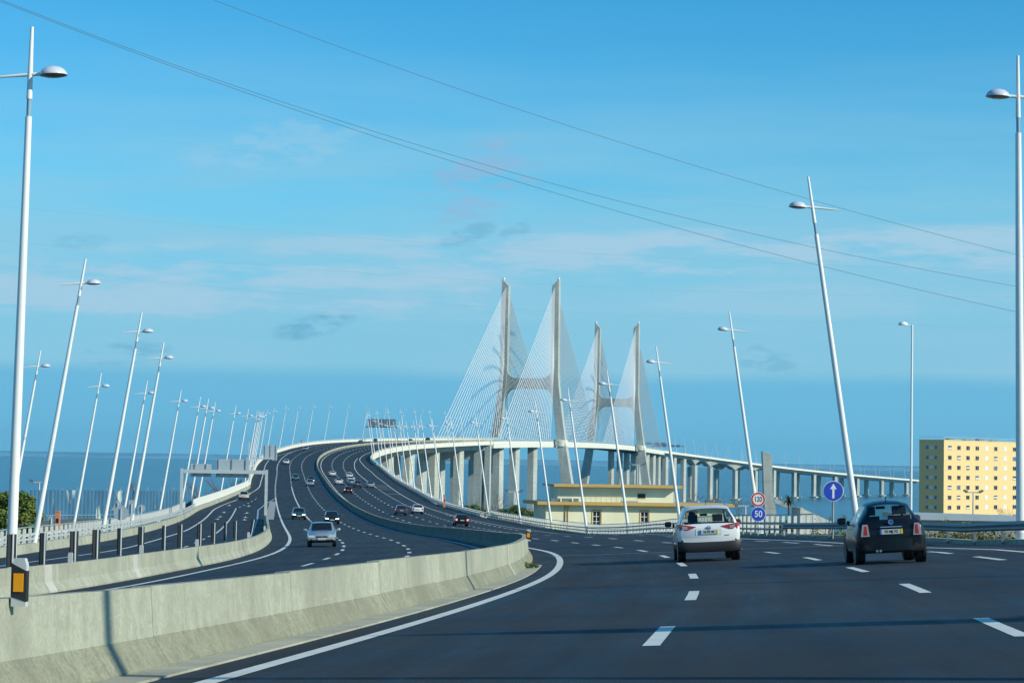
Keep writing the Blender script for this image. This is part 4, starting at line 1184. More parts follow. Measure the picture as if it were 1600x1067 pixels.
# ------------------------------------------------------------------ blue corrugated fence
def fence():
    a, b = at_px(48, 765, 262), at_px(300, 767, 300)
    n = 46
    e = empty('blue_fence', 'tall blue corrugated metal fence with pale scrawled paint patches on the left', 'fence', (a.x, a.y, 0))
    for i in range(n):
        p = a.lerp(b, i / n); q = a.lerp(b, (i + 1) / n)
        z0 = ground(p.x, p.y) - .3; zt = p.z + .03 * math.sin(i * 2.1)
        t = (q - p); t.z = 0; nrm = Vector((t.y, -t.x, 0)).normalized()
        o = p - Vector((a.x, a.y, 0))
        mb = MB(); prof = [(0, 0), (.10, .11), (.38, .11), (.48, 0), (.58, 0), (.62, -.06), (.92, -.06), (.97, 0)]
        f_ = [Vector((o.x, o.y, 0)) + t * x + nrm * y for x, y in prof]
        mb.sections([[k + Vector((0, 0, z)) for k in f_] + [k - nrm * .03 + Vector((0, 0, z)) for k in reversed(f_)] for z in (z0, zt)])
        part('panel', mb, 'fence_blue', e)
    for i in range(0, n + 1, 4):
        p = a.lerp(b, i / n) - Vector((a.x, a.y, 0)); part('post', MB().box((p.x, p.y + .2, (a.z + 28) / 2 + .1), (.14, .14, a.z - 28)), 'rail_blue', e)
    for h in (.7,):
        mb = MB(); mb.tube([Vector((a.x, a.y, 0)) * 0 + Vector((0, -.2, a.z - 3.1)), b - Vector((a.x, a.y, 0)) + Vector((0, -.2, -3.1))], .05, 6); part('cross_rail', mb, 'rail_blue', e)
fence()

# ------------------------------------------------------------------ trees and plants
def leaf_cloud(mb, centre, rad, n, size, rnd, flat=.5):
    c = Vector(centre)
    for _ in range(n):
        v = Vector((rnd.gauss(0, 1), rnd.gauss(0, 1), rnd.gauss(0, 1))); v.normalize(); v *= rnd.random() ** .4
        p = c + Vector((v.x * rad[0], v.y * rad[1], v.z * rad[2]))
        a = Vector((rnd.uniform(-1, 1), rnd.uniform(-1, 1), rnd.uniform(-flat, flat))).normalized(); b = a.cross(Vector((rnd.uniform(-1, 1), rnd.uniform(-1, 1), rnd.uniform(-1, 1)))).normalized()
        s = size * rnd.uniform(.6, 1.4); i = len(mb.v)
        mb.v += [p - a * s, p + b * s * .45, p + a * s, p - b * s * .45]; mb.f.append((i, i + 1, i + 2, i + 3))
def leafy(name, label, cat, pos, h, rx, seed, m, clumps, leaf, n=160, trunk=.12, low=.35):
    rnd = random.Random(seed); e = empty(name, label, cat, pos)
    tr = MB(); top = Vector((rnd.uniform(-.2, .2), 0, h * .75)); tr.tube([(0, 0, -.4), (0, 0, h * .3), top], [trunk, trunk * .8, trunk * .3], 8)
    cr_ = MB()
    for k in range(clumps):
        an = rnd.uniform(0, 6.28); rr_ = rx * math.sqrt(rnd.random()); z = h * rnd.uniform(low, .93); sh = 1 - .45 * max(0, (z / h - .6) / .4)
        c = Vector((math.cos(an) * rr_ * sh, math.sin(an) * rr_ * sh, z)); q = rx * rnd.uniform(.22, .42)
        tr.tube([(0, 0, h * rnd.uniform(.2, .5)), c * .6 + Vector((0, 0, h * .1)), c], [trunk * .4, trunk * .25, .02], 5, False)
        leaf_cloud(cr_, c, (q, q, q * .75), n, leaf, rnd)
    part('trunk', tr, 'bark', e, True); part('crown', cr_, m, e, fix=False)
c = at_px(20, 850, 158); leafy('pine_tree', 'bushy green pine tree at the left edge beside the fence', 'tree', (c.x, 158, ground(c.x, 158)), 44.0 - 3.0 - ground(c.x, 158) - .2 + .0 if False else (at_px(20, 766, 158).z - ground(c.x, 158)), 1.75, 11, 'leaf_pine', 46, .13, 330)
for i, (u, vt, d, rx, lab, m) in enumerate(((733, 789, 418, 2.6, 'low green bush behind the balustrade left of the tall piers', 'leaf_bush'), (815, 789, 356, 2.4, 'rounded green bush at the left end of the yellow building', 'leaf_bush'), (795, 795, 358, 1.9, 'small green bush left of the rounded one', 'leaf_bush'), (1222, 813, 330, 2.4, 'brownish green bush under the palm tree', 'leaf_pine'), (1160, 806, 300, 2.2, 'dull green bush behind the white car', 'leaf_pine'), (760, 797, 398, 2.2, 'small green bush below the transition pier', 'leaf_bush'))):
    t = at_px(u, vt, d); g = ground(t.x, d); leafy('bush', lab, 'bush', (t.x, d, g), max(1.5, t.z - g), rx, 20 + i, m, 34, .16, 190, .07, .2)
def bare(name, label, u, vt, d, seed, spread=.5):
    rnd = random.Random(seed); t = at_px(u, vt, d); g = ground(t.x, d); h = t.z - g
    e = empty(name, label, 'tree', (t.x, d, g)); mb = MB()
    def grow(p, dr, L, r, lev):
        q = p + dr * L; mb.tube([p, q], [r, r * .6], 4 if lev > 1 else 6, False)
        if lev == 0: return
        for _ in range(3 if lev > 1 else 4):
            nd = (dr + Vector((rnd.uniform(-1, 1), rnd.uniform(-1, 1), rnd.uniform(-.2, .7))) * spread).normalized()
            grow(p + dr * L * rnd.uniform(.5, 1), nd, L * rnd.uniform(.55, .8), r * .55, lev - 1)
    grow(Vector((0, 0, -.3)), Vector((0, 0, 1)), h * .34, h * .012, 4)
    zs = max(v.z for v in mb.v); k = h / zs
    mb.v = [v * k for v in mb.v]
    part('branches', mb, 'twig', e, fix=False)
for i, (u, vt, d, lab) in enumerate(((765, 762, 520, 'bare brown tree in front of the transition pier'), (788, 768, 540, 'bare brown tree just right of the transition pier'), (822, 772, 500, 'bare tree before the pier left of the yellow building'), (1078, 762, 450, 'bare tree rising behind the right end of the yellow roof'), (1100, 768, 460, 'bare tree left of the haunched viaduct arches'), (1128, 772, 440, 'bare tree below the haunched viaduct arches'), (1150, 778, 430, 'bare tree left of the speed signs'), (1290, 796, 360, 'bare tree behind the arrow sign post'), (1315, 800, 350, 'bare shrub right of the arrow sign post'), (1330, 804, 340, 'bare shrub at the foot of the leaning lamp post'), (1575, 790, 300, 'bare sapling before the apartment block'), (318, 745, 520, 'bare brown tree seen under the left sign panel'), (362, 742, 540, 'bare brown tree seen under the right sign panel'), (205, 748, 420, 'bare tree top above the blue fence'))):
    bare('bare_tree', lab, u, vt, d, 50 + i, .55)
def palm():
    d = 380; t = at_px(1232, 782, d); g = ground(t.x, d); h = t.z - g; rnd = random.Random(4)
    e = empty('palm_tree', 'small palm tree between the sloping strut and the wedge wall', 'tree', (t.x, d, g))
    part('trunk', MB().tube([(0, 0, 0), (.15, 0, h * .5), (0, 0, h)], [.22, .16, .2], 8), 'bark', e, True)
    mb = MB()
    for k in range(46):
        an = rnd.uniform(0, 6.28); el = rnd.uniform(-.6, 1.2); L = rnd.uniform(1.3, 2.0); p = Vector((0, 0, h)); dr = Vector((math.cos(an) * math.cos(el), math.sin(an) * math.cos(el), math.sin(el))); s = Vector((-math.sin(an), math.cos(an), 0)) * .16
        for j in range(4):
            q = p + dr * L / 4; i = len(mb.v); mb.v += [p - s, p + s, q + s * .8, q - s * .8]; mb.f.append((i, i + 1, i + 2, i + 3)); p = q; dr = (dr + Vector((0, 0, -.35))).normalized(); s = s * .75
    part('fronds', mb, 'leaf_palm', e, fix=False)
palm()
def verge():
    rnd = random.Random(9); mb = MB(); fl = MB()
    for _ in range(11000):
        d = rnd.uniform(58, 110); w = GR(d) + rnd.uniform(.9, 7.5) ; p = P(d, 0); s = SX.d(d); X = P(d, w).x; Y = P(d, w).y
        g = ground(X, Y); h = rnd.uniform(.3, .75) * (1 + .35 * math.sin(d * .9)); a = rnd.uniform(0, 6.28); b = Vector((math.cos(a), math.sin(a), 0)) * .03
        o = Vector((X, Y, g - .03)); t = o + Vector((rnd.uniform(-.2, .2), rnd.uniform(-.2, .2), h)); i = len(mb.v)
        mb.v += [o - b, o + b, t]; mb.f.append((i, i + 1, i + 2))
        if rnd.random() < .45: leaf_cloud(mb, o + Vector((0, 0, h * .6)), (.16, .16, .12), 5, .06, rnd)
        if rnd.random() < .14 and math.sin(d * .7 + w) > .1: leaf_cloud(fl, t, (.07, .07, .05), 5, .03, rnd)
    for _ in range(900):
        d = rnd.uniform(56, 112); w = GR(d) + rnd.uniform(1.3, 5.5); q = P(d, w); g = ground(q.x, q.y); h = rnd.uniform(.12, .42) * (1.2 + .5 * math.sin(d * .6 + w))
        leaf_cloud(mb, Vector((q.x, q.y, g + h)), (.34, .34, h), 34, .065, rnd)
        if math.sin(d * .45) > .2 and rnd.random() < .6: leaf_cloud(fl, Vector((q.x, q.y, g + h * 1.9)), (.22, .22, .10), 7, .035, rnd)
    o = part('verge_grass', mb, 'grass', None, fix=False); tag(o, 'rough green grass and weeds behind the steel guard rail', 'grass', kind='stuff')
    o = part('verge_flowers', fl, 'flower', None, fix=False); tag(o, 'yellow wild flowers scattered in the roadside weeds', 'flowers', kind='stuff')
verge()
# small weed at the barrier foot
def weed():
    rnd = random.Random(2); p = P(62.5, .34, .02); e = empty('weed', 'small green weed at the foot of the median barrier bend', 'plant', p); mb = MB()
    leaf_cloud(mb, (0, 0, .08), (.28, .5, .07), 120, .06, rnd); part('leaves', mb, 'leaf_bush', e, fix=False)
weed()

# ------------------------------------------------------------------ overhead wires
def wire(pts, d0, d1, r, label, m='wire'):
    n = 40; us = [p[0] for p in pts]
    X = []
    for i in range(n + 1):
        u = -260 + (1900 + 260) * i / n
        # quadratic fit through the picked points (a hanging wire)
        X.append(u)
    import itertools
    S = [sum(p[0] ** k for p in pts) for k in range(5)]; T = [sum(p[1] * p[0] ** k for p in pts) for k in range(3)]
    A = Matrix(((S[0], S[1], S[2]), (S[1], S[2], S[3]), (S[2], S[3], S[4]))); c = A.inverted() @ Vector(T)
    pp = [at_px(u, c[0] + c[1] * u + c[2] * u * u, d0 + (d1 - d0) * (u / 1600)) for u in X]
    e = empty('overhead_wire', label, 'power line', pp[0], group='overhead power lines')
    part('conductor', MB().tube(pp, r, 5), m, e, True, pp[0])
wire([(0, 3), (400, 150), (800, 281), (1200, 396), (1590, 487)], 95, 130, .0125, 'dark overhead wire crossing the sky, lower of the close pair')
wire([(0, 0), (400, 146), (800, 268), (1200, 373), (1590, 447)], 95, 130, .012, 'dark overhead wire crossing the sky, upper of the close pair')
wire([(325, 0), (700, 126), (1000, 234), (1200, 299), (1590, 396)], 95, 130, .012, 'single dark overhead wire crossing the top right sky')
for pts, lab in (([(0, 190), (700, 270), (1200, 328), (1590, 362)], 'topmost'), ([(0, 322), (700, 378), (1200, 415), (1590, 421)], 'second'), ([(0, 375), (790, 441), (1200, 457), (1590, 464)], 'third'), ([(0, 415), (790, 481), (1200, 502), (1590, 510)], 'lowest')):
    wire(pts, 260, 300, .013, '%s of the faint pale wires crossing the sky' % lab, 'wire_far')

# ------------------------------------------------------------------ vehicles
# station: y, z_bottom, half width low, z shoulder, half width shoulder, z glass top edge, half width there, z roof centre
CAR = {
 'suv': dict(L=4.38, st=[(-2.19, .42, .74, .93, .78, .96, .70, .97), (-2.13, .34, .86, .98, .88, 1.06, .80, 1.08), (-1.70, .30, .885, 1.03, .885, 1.50, .60, 1.535), (-1.48, .28, .89, 1.03, .89, 1.545, .615, 1.585), (-.95, .26, .90, 1.01, .90, 1.565, .635, 1.605), (-.80, .26, .90, 1.01, .90, 1.565, .635, 1.605), (.05, .26, .90, .99, .90, 1.545, .63, 1.59), (.32, .26, .90, .98, .895, 1.52, .62, 1.565), (1.02, .26, .89, .96, .88, 1.0, .70, 1.04), (1.75, .28, .87, .86, .84, .92, .60, .96), (2.05, .32, .80, .76, .76, .82, .55, .85), (2.19, .40, .66, .66, .64, .70, .45, .72)], wheels=(-1.36, 1.29), r=.345),
 'city': dict(L=3.55, st=[(-1.77, .40, .58, .80, .58, .82, .46, .84), (-1.74, .30, .72, .86, .68, .89, .53, .92), (-1.66, .26, .79, .91, .735, .985, .585, 1.02), (-1.34, .24, .825, .95, .75, 1.28, .50, 1.365), (-1.12, .24, .83, .95, .755, 1.34, .50, 1.435), (-.55, .23, .83, .94, .76, 1.375, .515, 1.485), (-.40, .23, .83, .94, .76, 1.375, .515, 1.485), (.10, .23, .83, .92, .755, 1.36, .51, 1.475), (.30, .24, .825, .92, .75, 1.34, .50, 1.45), (.95, .24, .80, .90, .75, .95, .60, .99), (1.40, .27, .76, .80, .70, .86, .5, .89), (1.65, .32, .68, .70, .62, .76, .42, .79), (1.77, .40, .5, .6, .5, .64, .35, .66)], wheels=(-1.18, 1.12), r=.31, off=1),
 'hatch': dict(L=4.12, st=[(-2.06, 0.42, 0.66, 0.88, 0.7, 0.91, 0.6, 0.92), (-2, 0.32, 0.82, 0.93, 0.835, 0.99, 0.74, 1.01), (-1.58, 0.27, 0.855, 0.96, 0.85, 1.37, 0.595, 1.4), (-1.34, 0.25, 0.86, 0.96, 0.855, 1.405, 0.61, 1.44), (-0.85, 0.24, 0.865, 0.94, 0.86, 1.43, 0.625, 1.47), (-0.7, 0.24, 0.865, 0.94, 0.86, 1.43, 0.625, 1.47), (0.1, 0.24, 0.865, 0.92, 0.86, 1.405, 0.62, 1.45), (0.35, 0.24, 0.865, 0.91, 0.855, 1.37, 0.605, 1.41), (1.12, 0.24, 0.855, 0.89, 0.835, 0.93, 0.66, 0.97), (1.65, 0.27, 0.82, 0.78, 0.78, 0.83, 0.58, 0.87), (1.95, 0.32, 0.76, 0.68, 0.7, 0.74, 0.5, 0.77), (2.06, 0.4, 0.6, 0.58, 0.58, 0.62, 0.4, 0.64)], wheels=(-1.28, 1.22), r=.315),
 'saloon': dict(L=4.55, st=[(-2.27, 0.42, 0.66, 0.9, 0.7, 0.93, 0.6, 0.94), (-2.2, 0.32, 0.83, 0.96, 0.83, 0.98, 0.68, 1), (-1.72, 0.27, 0.86, 0.97, 0.85, 1, 0.7, 1.03), (-1.05, 0.25, 0.87, 0.96, 0.86, 1.385, 0.605, 1.42), (-0.75, 0.24, 0.87, 0.95, 0.86, 1.4, 0.62, 1.44), (-0.62, 0.24, 0.87, 0.95, 0.86, 1.4, 0.62, 1.44), (0.15, 0.24, 0.87, 0.93, 0.86, 1.39, 0.62, 1.43), (0.4, 0.24, 0.87, 0.92, 0.855, 1.35, 0.605, 1.39), (1.15, 0.24, 0.86, 0.9, 0.835, 0.94, 0.66, 0.98), (1.8, 0.27, 0.82, 0.79, 0.78, 0.84, 0.58, 0.88), (2.15, 0.32, 0.76, 0.69, 0.7, 0.75, 0.5, 0.78), (2.27, 0.4, 0.6, 0.58, 0.58, 0.62, 0.4, 0.64)], wheels=(-1.38, 1.36), r=.32),
}
CM = {}
def pchip(ks, vs, x): return sm(x, ks, vs)
def car_meshes(kind):
    if kind in CM: return CM[kind]
    C = CAR[kind]; st = C['st']; ys_ = [s[0] for s in st]
    fine = []
    for i in range(len(ys_) - 1):
        n = 4 if ys_[i + 1] - ys_[i] > .3 else 2
        fine += [ys_[i] + (ys_[i + 1] - ys_[i]) * k / n for k in range(n)]
    fine.append(ys_[-1])
    def ringat(y):
        zb, wl_, zs, ws, zr, wr, zc = [pchip(ys_, [s[k] for s in st], y) for k in range(1, 8)]
        zm = zb + (zs - zb) * .5
        return [(0, zb), (wl_ * .86, zb), (wl_ * .97, zb + .07), (wl_, zb + .22), (max(wl_, ws) * 1.008, zm + .05), (ws, zs - .04), (ws * .985, zs), (ws * .95, zs + .012), (wr * 1.02, zr - .025), (wr * .93, zr + (zc - zr) * .35), (wr * .5, zr + (zc - zr) * .85), (0, zc)]
    n = 12
    pts = []
    for y in fine:
        r = ringat(y)
        pts.append([Vector((x, y, z)) for x, z in r] + [Vector((-x, y, z)) for x, z in reversed(r[1:-1])])
    m = len(pts[0])
    o1 = C.get('off', 0)
    i_rw0 = fine.index(ys_[1 + o1]) if kind != 'saloon' else fine.index(ys_[2]); i_rw1 = fine.index(ys_[2 + o1]) if kind != 'saloon' else fine.index(ys_[3])
    i_b0, i_b1 = fine.index(ys_[4 + o1]), fine.index(ys_[5 + o1]); i_ws0, i_ws1 = fine.index(ys_[7 + o1]), fine.index(ys_[8 + o1])
    i_q = fine.index(ys_[3 + o1]) if kind != 'saloon' else fine.index(ys_[4])
    groups = {k: MB() for k in ('body', 'trim', 'rear_window', 'windscreen', 'sw_rl', 'sw_rr', 'sw_fl', 'sw_fr')}
    for i in range(len(fine) - 1):
        for j in range(m):
            k = (j + 1) % m; jj = j if j < 11 else m - 1 - j
            if jj == 7:   # side glass band
                right = j < 11
                if i_q <= i < i_b0: g = 'sw_rr' if right else 'sw_rl'
                elif i_b1 <= i < i_ws0 + (i_ws1 - i_ws0) // 2: g = 'sw_fr' if right else 'sw_fl'
                else: g = 'body'
            elif jj >= 8 and i_rw0 <= i < i_rw1 and not (jj == 8): g = 'rear_window'
            elif jj >= 8 and i_ws0 <= i < i_ws1 and not (jj == 8): g = 'windscreen'
            elif jj <= 2: g = 'trim' if kind == 'suv' or jj <= 1 else 'body'
            else: g = 'body'
            if kind == 'suv' and jj == 3 and False: g = 'trim'
            groups[g].quad(pts[i][j], pts[i][k], pts[i + 1][k], pts[i + 1][j])
    for idx in (0, len(fine) - 1):
        i0 = len(groups['body'].v); groups['body'].v += pts[idx]
        for j in range(11):
            a, b = j, j + 1; c_, d_ = (m - b) % m, (m - a) % m
            groups['body'].f.append(tuple(i0 + q for q in ((a, b, c_, d_) if len({a, b, c_, d_}) == 4 else tuple(dict.fromkeys((a, b, c_, d_))))))
    out = []
    def fin(nm, mb, mt, smooth=58):
        me = mb.mesh(nm, mt, False); bm = bmesh.new(); bm.from_mesh(me); bmesh.ops.remove_doubles(bm, verts=bm.verts, dist=.0005); bmesh.ops.recalc_face_normals(bm, faces=bm.faces); bm.to_mesh(me); bm.free()
        for p in me.polygons: p.use_smooth = True
        me.set_sharp_from_angle(angle=R(smooth)); return me
    res = dict(body=fin('body', groups['body'], 'car_white'), trim=fin('lower_trim', groups['trim'], 'trim_black'))
    for k in ('rear_window', 'windscreen', 'sw_rl', 'sw_rr', 'sw_fl', 'sw_fr'): res[k] = fin(k, groups[k], 'glass')
    r = C['r']
    AX = Matrix.Rotation(R(90), 3, 'Y')
    res['tyre'] = MB().lathe([(r * .62, -.10), (r * .9, -.11), (r, -.085), (r, .085), (r * .9, .11), (r * .62, .10)], 22, (0, 0, 0), AX).mesh('tyre', 'rubber', 35)
    rim = MB().lathe([(r * .60, -.09), (r * .56, -.085), (r * .5, -.05), (.05, -.075), (.05, .075), (r * .5, .05), (r * .56, .085), (r * .60, .09)], 20, (0, 0, 0), AX)
    for k in range(5):
        a = k * 2 * math.pi / 5; rot = Matrix.Rotation(a, 3, 'X'); rim.box(rot @ Vector((0, 0, r * .32)), (.19, .07, r * .5), rot)
    res['rim'] = rim.mesh('rim', 'rim', 35)
    res['arch'] = MB().lathe([(r * 1.14, -.03), (r * 1.14, .03)], 24, (0, 0, 0), AX).mesh('wheel_arch', 'trim_black', 35)
    CM[kind] = res; return res
def build_car(name, kind, paint, label, mw, rear='std', lit=False, brake=False, detail=False, plate=None, group=None):
    C = CAR[kind]; me = car_meshes(kind); e = empty(name, label, 'car', mw=mw, group=group)
    body = obj('body', me['body'], e, paint)
    obj('lower_trim', me['trim'], e)
    gm = None if detail else 'dark_glass'
    for k, nm in (('rear_window', 'rear_window'), ('windscreen', 'windscreen'), ('sw_rl', 'side_window'), ('sw_rr', 'side_window'), ('sw_fl', 'side_window'), ('sw_fr', 'side_window')): obj(nm, me[k], e, gm)
    hw = max(s[2] for s in C['st'])
    for y in C['wheels']:
        for s in (-1, 1):
            o = obj('wheel_arch', me['arch'], e); o.matrix_basis = Matrix.Translation((s * (hw - .045), y, C['r'] + .02))
            t = obj('wheel', me['tyre'], e); t.matrix_basis = Matrix.Translation((s * (hw - .135), y, C['r']))
            obj('rim', me['rim'], t)
    yr = C['st'][0][0]; yf = C['st'][-1][0]
    hs = lambda y: [pchip([q[0] for q in C['st']], [q[k] for q in C['st']], y) for k in range(1, 8)]
    for s in (-1, 1):
        # mirrors
        ym = C['st'][8 + C.get('off', 0)][0] - .22; zb_, wl_, zs, ws, zr, wr, zc = hs(ym)
        mr_ = MB().sections([[(s * (ws + .02 + a * .02), ym + .06 * c_, zs + .05 + .055 * b) for b, c_ in ((-1, -1), (1, -1), (1, 1), (-1, 1))] for a in (-3, 0)]).sections([[(s * (ws + .05 + t), ym + yy * k, zs + .10 + zz * k) for yy, zz in ((-.06, -.075), (-.06, .075), (.05, .085), (.09, 0), (.05, -.08))] for t, k in ((0, .8), (.05, 1), (.15, 1), (.2, .6))])
        part('mirror', mr_, 'trim_black' if detail or paint in ('car_black', 'car_grey') else paint, e, 40)
        # tail lamps
        if kind == 'suv':
            tl = MB().sections([[(s * .36, -2.165, .985), (s * .36, -2.165, 1.0), (s * .36, -2.20, 1.0), (s * .36, -2.20, .985)], [(s * .60, -2.12, .90), (s * .60, -2.12, 1.045), (s * .60, -2.195, 1.045), (s * .60, -2.20, .90)], [(s * .80, -2.0, .90), (s * .80, -2.0, 1.075), (s * .80, -2.175, 1.075), (s * .81, -2.18, .90)], [(s * .905, -1.80, .98), (s * .90, -1.80, 1.08), (s * .88, -2.06, 1.08), (s * .90, -2.09, .95)]])
            t_ = part('tail_lamp', tl, 'tail_red', e, 40)
            part('lens', MB().prism([(s * .60, .93), (s * .74, .93), (s * .76, 1.03), (s * .60, 1.01)], -2.206, -2.17), 'tail_clear', t_)
        elif kind == 'city':
            t_ = part('tail_lamp', MB().prism([(s * .50, .64), (s * .70, .64), (s * .655, .915), (s * .535, .915)], -1.80, -1.60), 'tail_clear', e)
            part('lens', MB().prism([(s * .545, .67), (s * .635, .67), (s * .61, .88), (s * .56, .88)], -1.806, -1.70), 'tail_red', t_)
        else:
            t_ = part('tail_lamp', MB().prism([(s * .56, .68), (s * .79, .68), (s * .765, .91), (s * .60, .91)], yr - .022, yr + .2), 'brake_lit' if brake else 'tail_red', e)
        # head lamps
        x1 = hs(yf - .10)[3]
        part('head_lamp', MB().prism([(s * x1 * .52, .555), (s * x1 * 1.08, .57), (s * x1 * 1.10, .69), (s * x1 * .62, .68)], yf - .17, yf + .005), 'head_lit' if lit else 'head_lamp', e)
    def platebox(y, z, sgn):
        p = part('number_plate', MB().box((0, y, z), (.52, .02, .115)), 'plate', e)
        part('plate_strip', MB().box((sgn * -.242, y + sgn * -.012, z), (.04, .008, .112)), 'plate_blue', p)
        part('plate_date', MB().box((sgn * .242, y + sgn * -.012, z), (.04, .008, .112)), 'plate_yellow', p)
        return p
    rp = platebox(yr - (.022), {'suv': .84, 'city': .735}.get(kind, .72), 1)
    platebox(yf + .012, .47, -1)
    if plate:
        o = obj('plate_text', text_mesh(plate, .085, 'sign_black', 'plate_text'), rp); o.matrix_basis = Matrix.Translation((0, yr - .036, {'suv': .84, 'city': .735}[kind])) @ FACE
    part('grille', MB().box((0, yf + .004, .60), (.66, .03, .075)), 'trim_black', e)
    part('bumper_slot', MB().box((0, yf - .01, .40), (1.0, .05, .07)), 'trim_black', e)
    part('front_emblem', disc(.05, yf + .03, .60, 14), 'chrome', e)
    if kind == 'suv':
        part('rear_bumper', MB().sections([[(x, -2.225 + .10 * (abs(x) / .9) ** 8 + q, z + .05 * (abs(x) / .9) ** 4) for z, q in ((.27, .05), (.33, .01), (.50, 0), (.56, .02))] + [(x, -1.9, z) for z in (.56, .27)] for x in gd(-.895, .895, 23)]), 'trim_black', e, 40)
        part('bumper_reflector', MB().box((.62, -2.17, .44), (.2, .03, .04)), 'tail_red', e)
        part('spoiler', MB().sections([[(x, -1.82, 1.515 - .05 * (abs(x) / .6) ** 3), (x, -1.50, 1.60 - .055 * (abs(x) / .6) ** 3), (x, -1.50, 1.57 - .055 * (abs(x) / .6) ** 3), (x, -1.78, 1.49 - .05 * (abs(x) / .6) ** 3)] for x in gd(-.6, .6, 9)]), paint, e, 40)
        part('emblem', ring(.035, .06, -2.208, .955, 20), 'chrome', e); part('emblem_bar', MB().box((0, -2.214, .955), (.15, .01, .028)), 'chrome', e)
        part('tailgate_recess', MB().box((0, -2.192, .84), (.74, .016, .17)), 'car_grey' if False else paint, e)
        part('badge', MB().box((.52, -2.196, .74), (.13, .01, .02)), 'chrome', e)
        part('antenna', MB().tube([(0, -1.2, 1.59), (0, -1.36, 1.76)], .008, 5), 'trim_black', e)
        for s in (-.63, .63): part('roof_rail', MB().tube([(s, -1.4, 1.58), (s, -.4, 1.62), (s, .2, 1.59)], .018, 6), 'chrome', e)
    if kind == 'city':
        part('chrome_strip', MB().box((0, -1.80, .845), (.50, .03, .022)), 'chrome', e)
        part('emblem', disc(.052, -1.772, .955, 20), 'plate_blue', e); part('emblem_ring', ring(.045, .058, -1.786, .955, 20), 'chrome', e)
        part('rear_bumper', MB().sections([[(x, -1.815 + .2 * (abs(x) / .78) ** 3, z) for z in (.30, .36, .52, .57)] + [(x, -1.5, z) for z in (.57, .30)] for x in gd(-.775, .775, 15)]), paint, e, 40)
        part('exhaust', MB().tube([(-.35, -1.6, .30), (-.35, -1.84, .30)], .03, 8).tube([(-.27, -1.6, .30), (-.27, -1.84, .30)], .03, 8), 'chrome', e)
        part('antenna', MB().tube([(0, -1.0, 1.44), (0, -1.12, 1.56)], .01, 5), 'trim_black', e)
        for s in (-1, 1): part('door_handle', MB().box((s * .82, -.3, .82), (.03, .16, .03)), 'chrome', e)
    if detail:
        for x in (-.36, .36):
            for y in ((-.05, -.92) if kind == 'suv' else (-.02, -.72)):
                sx = MB().sections([[(x + a * .22, y - .06 * t, .55 + t * .55) for a in (-1, 1)] + [(x + a * .22, y + .10 - .06 * t, .55 + t * .55) for a in (1, -1)] for t in (0, .6, 1)])
                sx.sections([[(x + a * .12, y - .10, z) for a in (-1, 1)] + [(x + a * .12, y, z) for a in (1, -1)] for z in (1.12, 1.16, 1.30, 1.33)])
                part('seat', sx, 'seat', e)
        part('inside_mirror', MB().box((0, .25, 1.32 if kind == 'suv' else 1.30), (.22, .04, .07)), 'trim_black', e)
        part('dashboard', MB().box((0, .72, .88), (1.3, .4, .16)), 'trim_black', e)
        head = MB().lathe([(.02, -.13), (.075, -.10), (.092, -.02), (.095, .05), (.07, .11), (.02, .13)], 12, (-.36, .02, 1.30 if kind == 'suv' else 1.24))
        head.tube([(-.36, 0, 1.2), (-.36, 0, 1.02)], [.06, .08], 8).tube([(-.36, 0, 1.05), (-.36, -.01, .8)], [.14, .2], 10)
        p_ = part('driver', head, 'seat', e, True)
    return e
def put(d, w, kind, back=False):
    L = CAR[kind]['L'] / 2
    return frame(d + L, w, .0, back=back) if not back else frame(d + L, w, .0, back=True)
build_car('white_suv', 'suv', 'car_white', 'white crossover car driving away with red tail lamps and black bumper', put(62.3, 5.50, 'suv') , detail=True, plate='76 PE 20')
build_car('dark_city_car', 'city', 'car_black', 'small black rounded hatchback driving away in the right lane', put(51.0, 9.25, 'city'), detail=True, plate='75 MJ 72')
gC = 'cars on the motorway'
AWAY = [(265, 10.3, 'hatch', 'car_black', 'dark hatchback with lit brake lamps near the right edge line', True), (320, 6.4, 'hatch', 'car_grey', 'dark grey hatchback left of the white car in mid distance', False), (335, 9.9, 'hatch', 'car_white', 'white hatchback right of the dark grey one in mid distance', False), (443, 3.1, 'hatch', 'car_black', 'black car with red lamps nearest of the bunch of distant cars', True), (494, 6.9, 'suv', 'car_grey', 'dark grey car in the middle of the distant bunch', False), (512, 6.0, 'hatch', 'car_silver', 'grey car half hidden by the dark grey one in the bunch', False), (499, 10.0, 'saloon', 'car_silver', 'silver saloon at the right of the distant bunch', False), (538, 6.7, 'saloon', 'car_white', 'white saloon behind the bunch in the middle lane', False), (574, 7.3, 'suv', 'car_white', 'farther white car in the middle lane of the climb', False), (507, 2.95, 'saloon', 'car_white', 'white saloon in the inner lane beside the bunch', False), (581, 3.05, 'hatch', 'car_white', 'farthest white car in the inner lane of the climb', False)]
for d, w, k, p, lab, br in AWAY: build_car('car', k, p, lab, put(d, w, k), brake=br, group=gC)
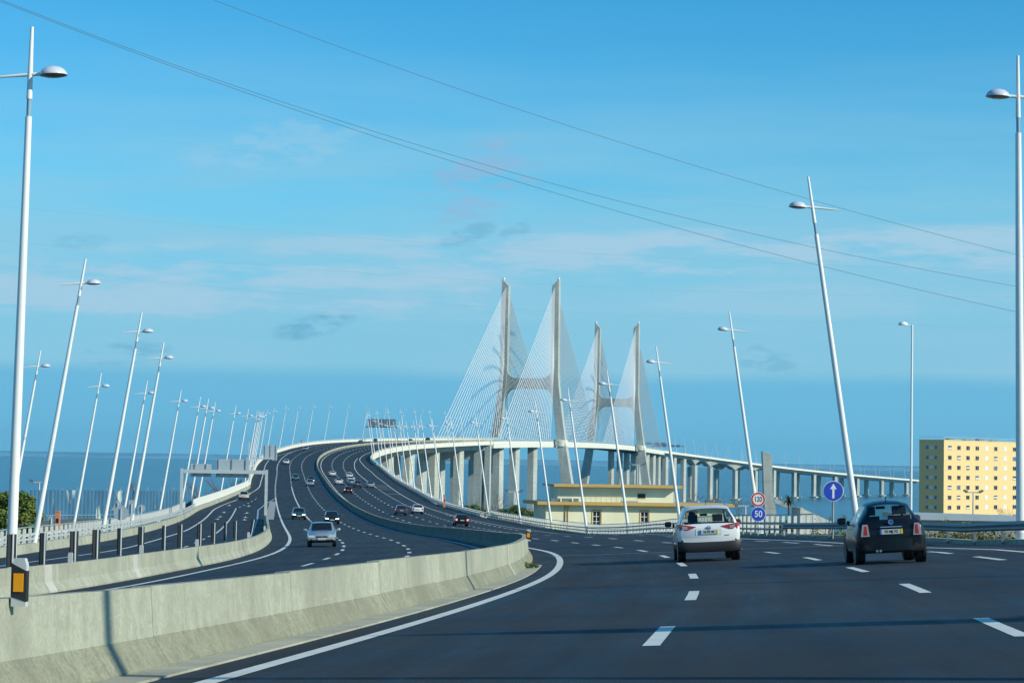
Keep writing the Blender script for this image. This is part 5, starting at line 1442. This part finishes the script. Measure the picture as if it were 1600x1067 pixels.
COME = [(129.5, -9.4, 'hatch', 'car_silver', 'silver blue hatchback coming towards us, nearest of the oncoming cars', False), (249, -6.0, 'hatch', 'car_black', 'oncoming black car just behind the silver one', True), (271, -9.4, 'hatch', 'car_green', 'oncoming dark green car with yellowish lit headlamps', True), (482, -4.0, 'hatch', 'car_silver', 'oncoming pale silver car in the inner lane of the climb', False), (508, -3.5, 'hatch', 'car_black', 'oncoming black car with lit headlamps behind the pale one', True), (523, -7.0, 'saloon', 'car_green', 'oncoming dark car in the middle lane of the climb', False), (660, -9.3, 'hatch', 'car_white', 'oncoming white car high up in the outer lane', False), (780, -9.2, 'hatch', 'car_silver', 'small oncoming silver car at the top of the climb', False), (374, -17.1, 'saloon', 'car_cream', 'cream coloured car coming down the slip road', False), (914, -6.9, 'saloon', 'car_blue', 'tiny dark car by the distant gantry', False), (1019, -4.4, 'hatch', 'car_blue', 'tiny dark car on the far deck right of the gantry', False), (1085, -9.3, 'suv', 'car_black', 'tiny dark van at the start of the bridge deck', False), (962, -9.4, 'suv', 'car_blue', 'tiny dark blue van under the distant gantry', False)]
for d, w, k, p, lab, li in COME: build_car('car', k, p, lab, put(d, w, k, True), lit=li, group=gC)
for u, d, k, p, lab in ((1166, 205, 'suv', 'car_white', 'white car parked behind the balustrade beside the white crossover'), (1208, 208, 'hatch', 'car_red', 'red car parked behind the white balustrade'), (1232, 214, 'hatch', 'car_silver', 'pale car parked behind the balustrade right of the red one')):
    X = (u - 800) / F_PX * d
    build_car('parked_car', k, p, lab, Matrix.Translation((X, d, ground(X, d) + .02)) @ Matrix.Rotation(R(80), 4, 'Z'))

# ------------------------------------------------------------------ the air over the estuary
hz = MB().box((0, 7350, 77.5), (14000, 15300, 165)).mesh('haze', None)
hm = bpy.data.materials.new('haze'); hm.use_nodes = True; hn = hm.node_tree; hn.nodes.clear()
ho = hn.nodes.new('ShaderNodeOutputMaterial'); hv = hn.nodes.new('ShaderNodeVolumePrincipled')
hv.inputs['Color'].default_value = (.30, .74, 1.0, 1); hv.inputs['Density'].default_value = 2.8e-5; hv.inputs['Anisotropy'].default_value = .2
hn.links.new(hv.outputs[0], ho.inputs['Volume']); hz.materials.append(hm)
tag(obj('haze', hz), 'thin blue sea haze in the air', 'haze', kind='stuff')
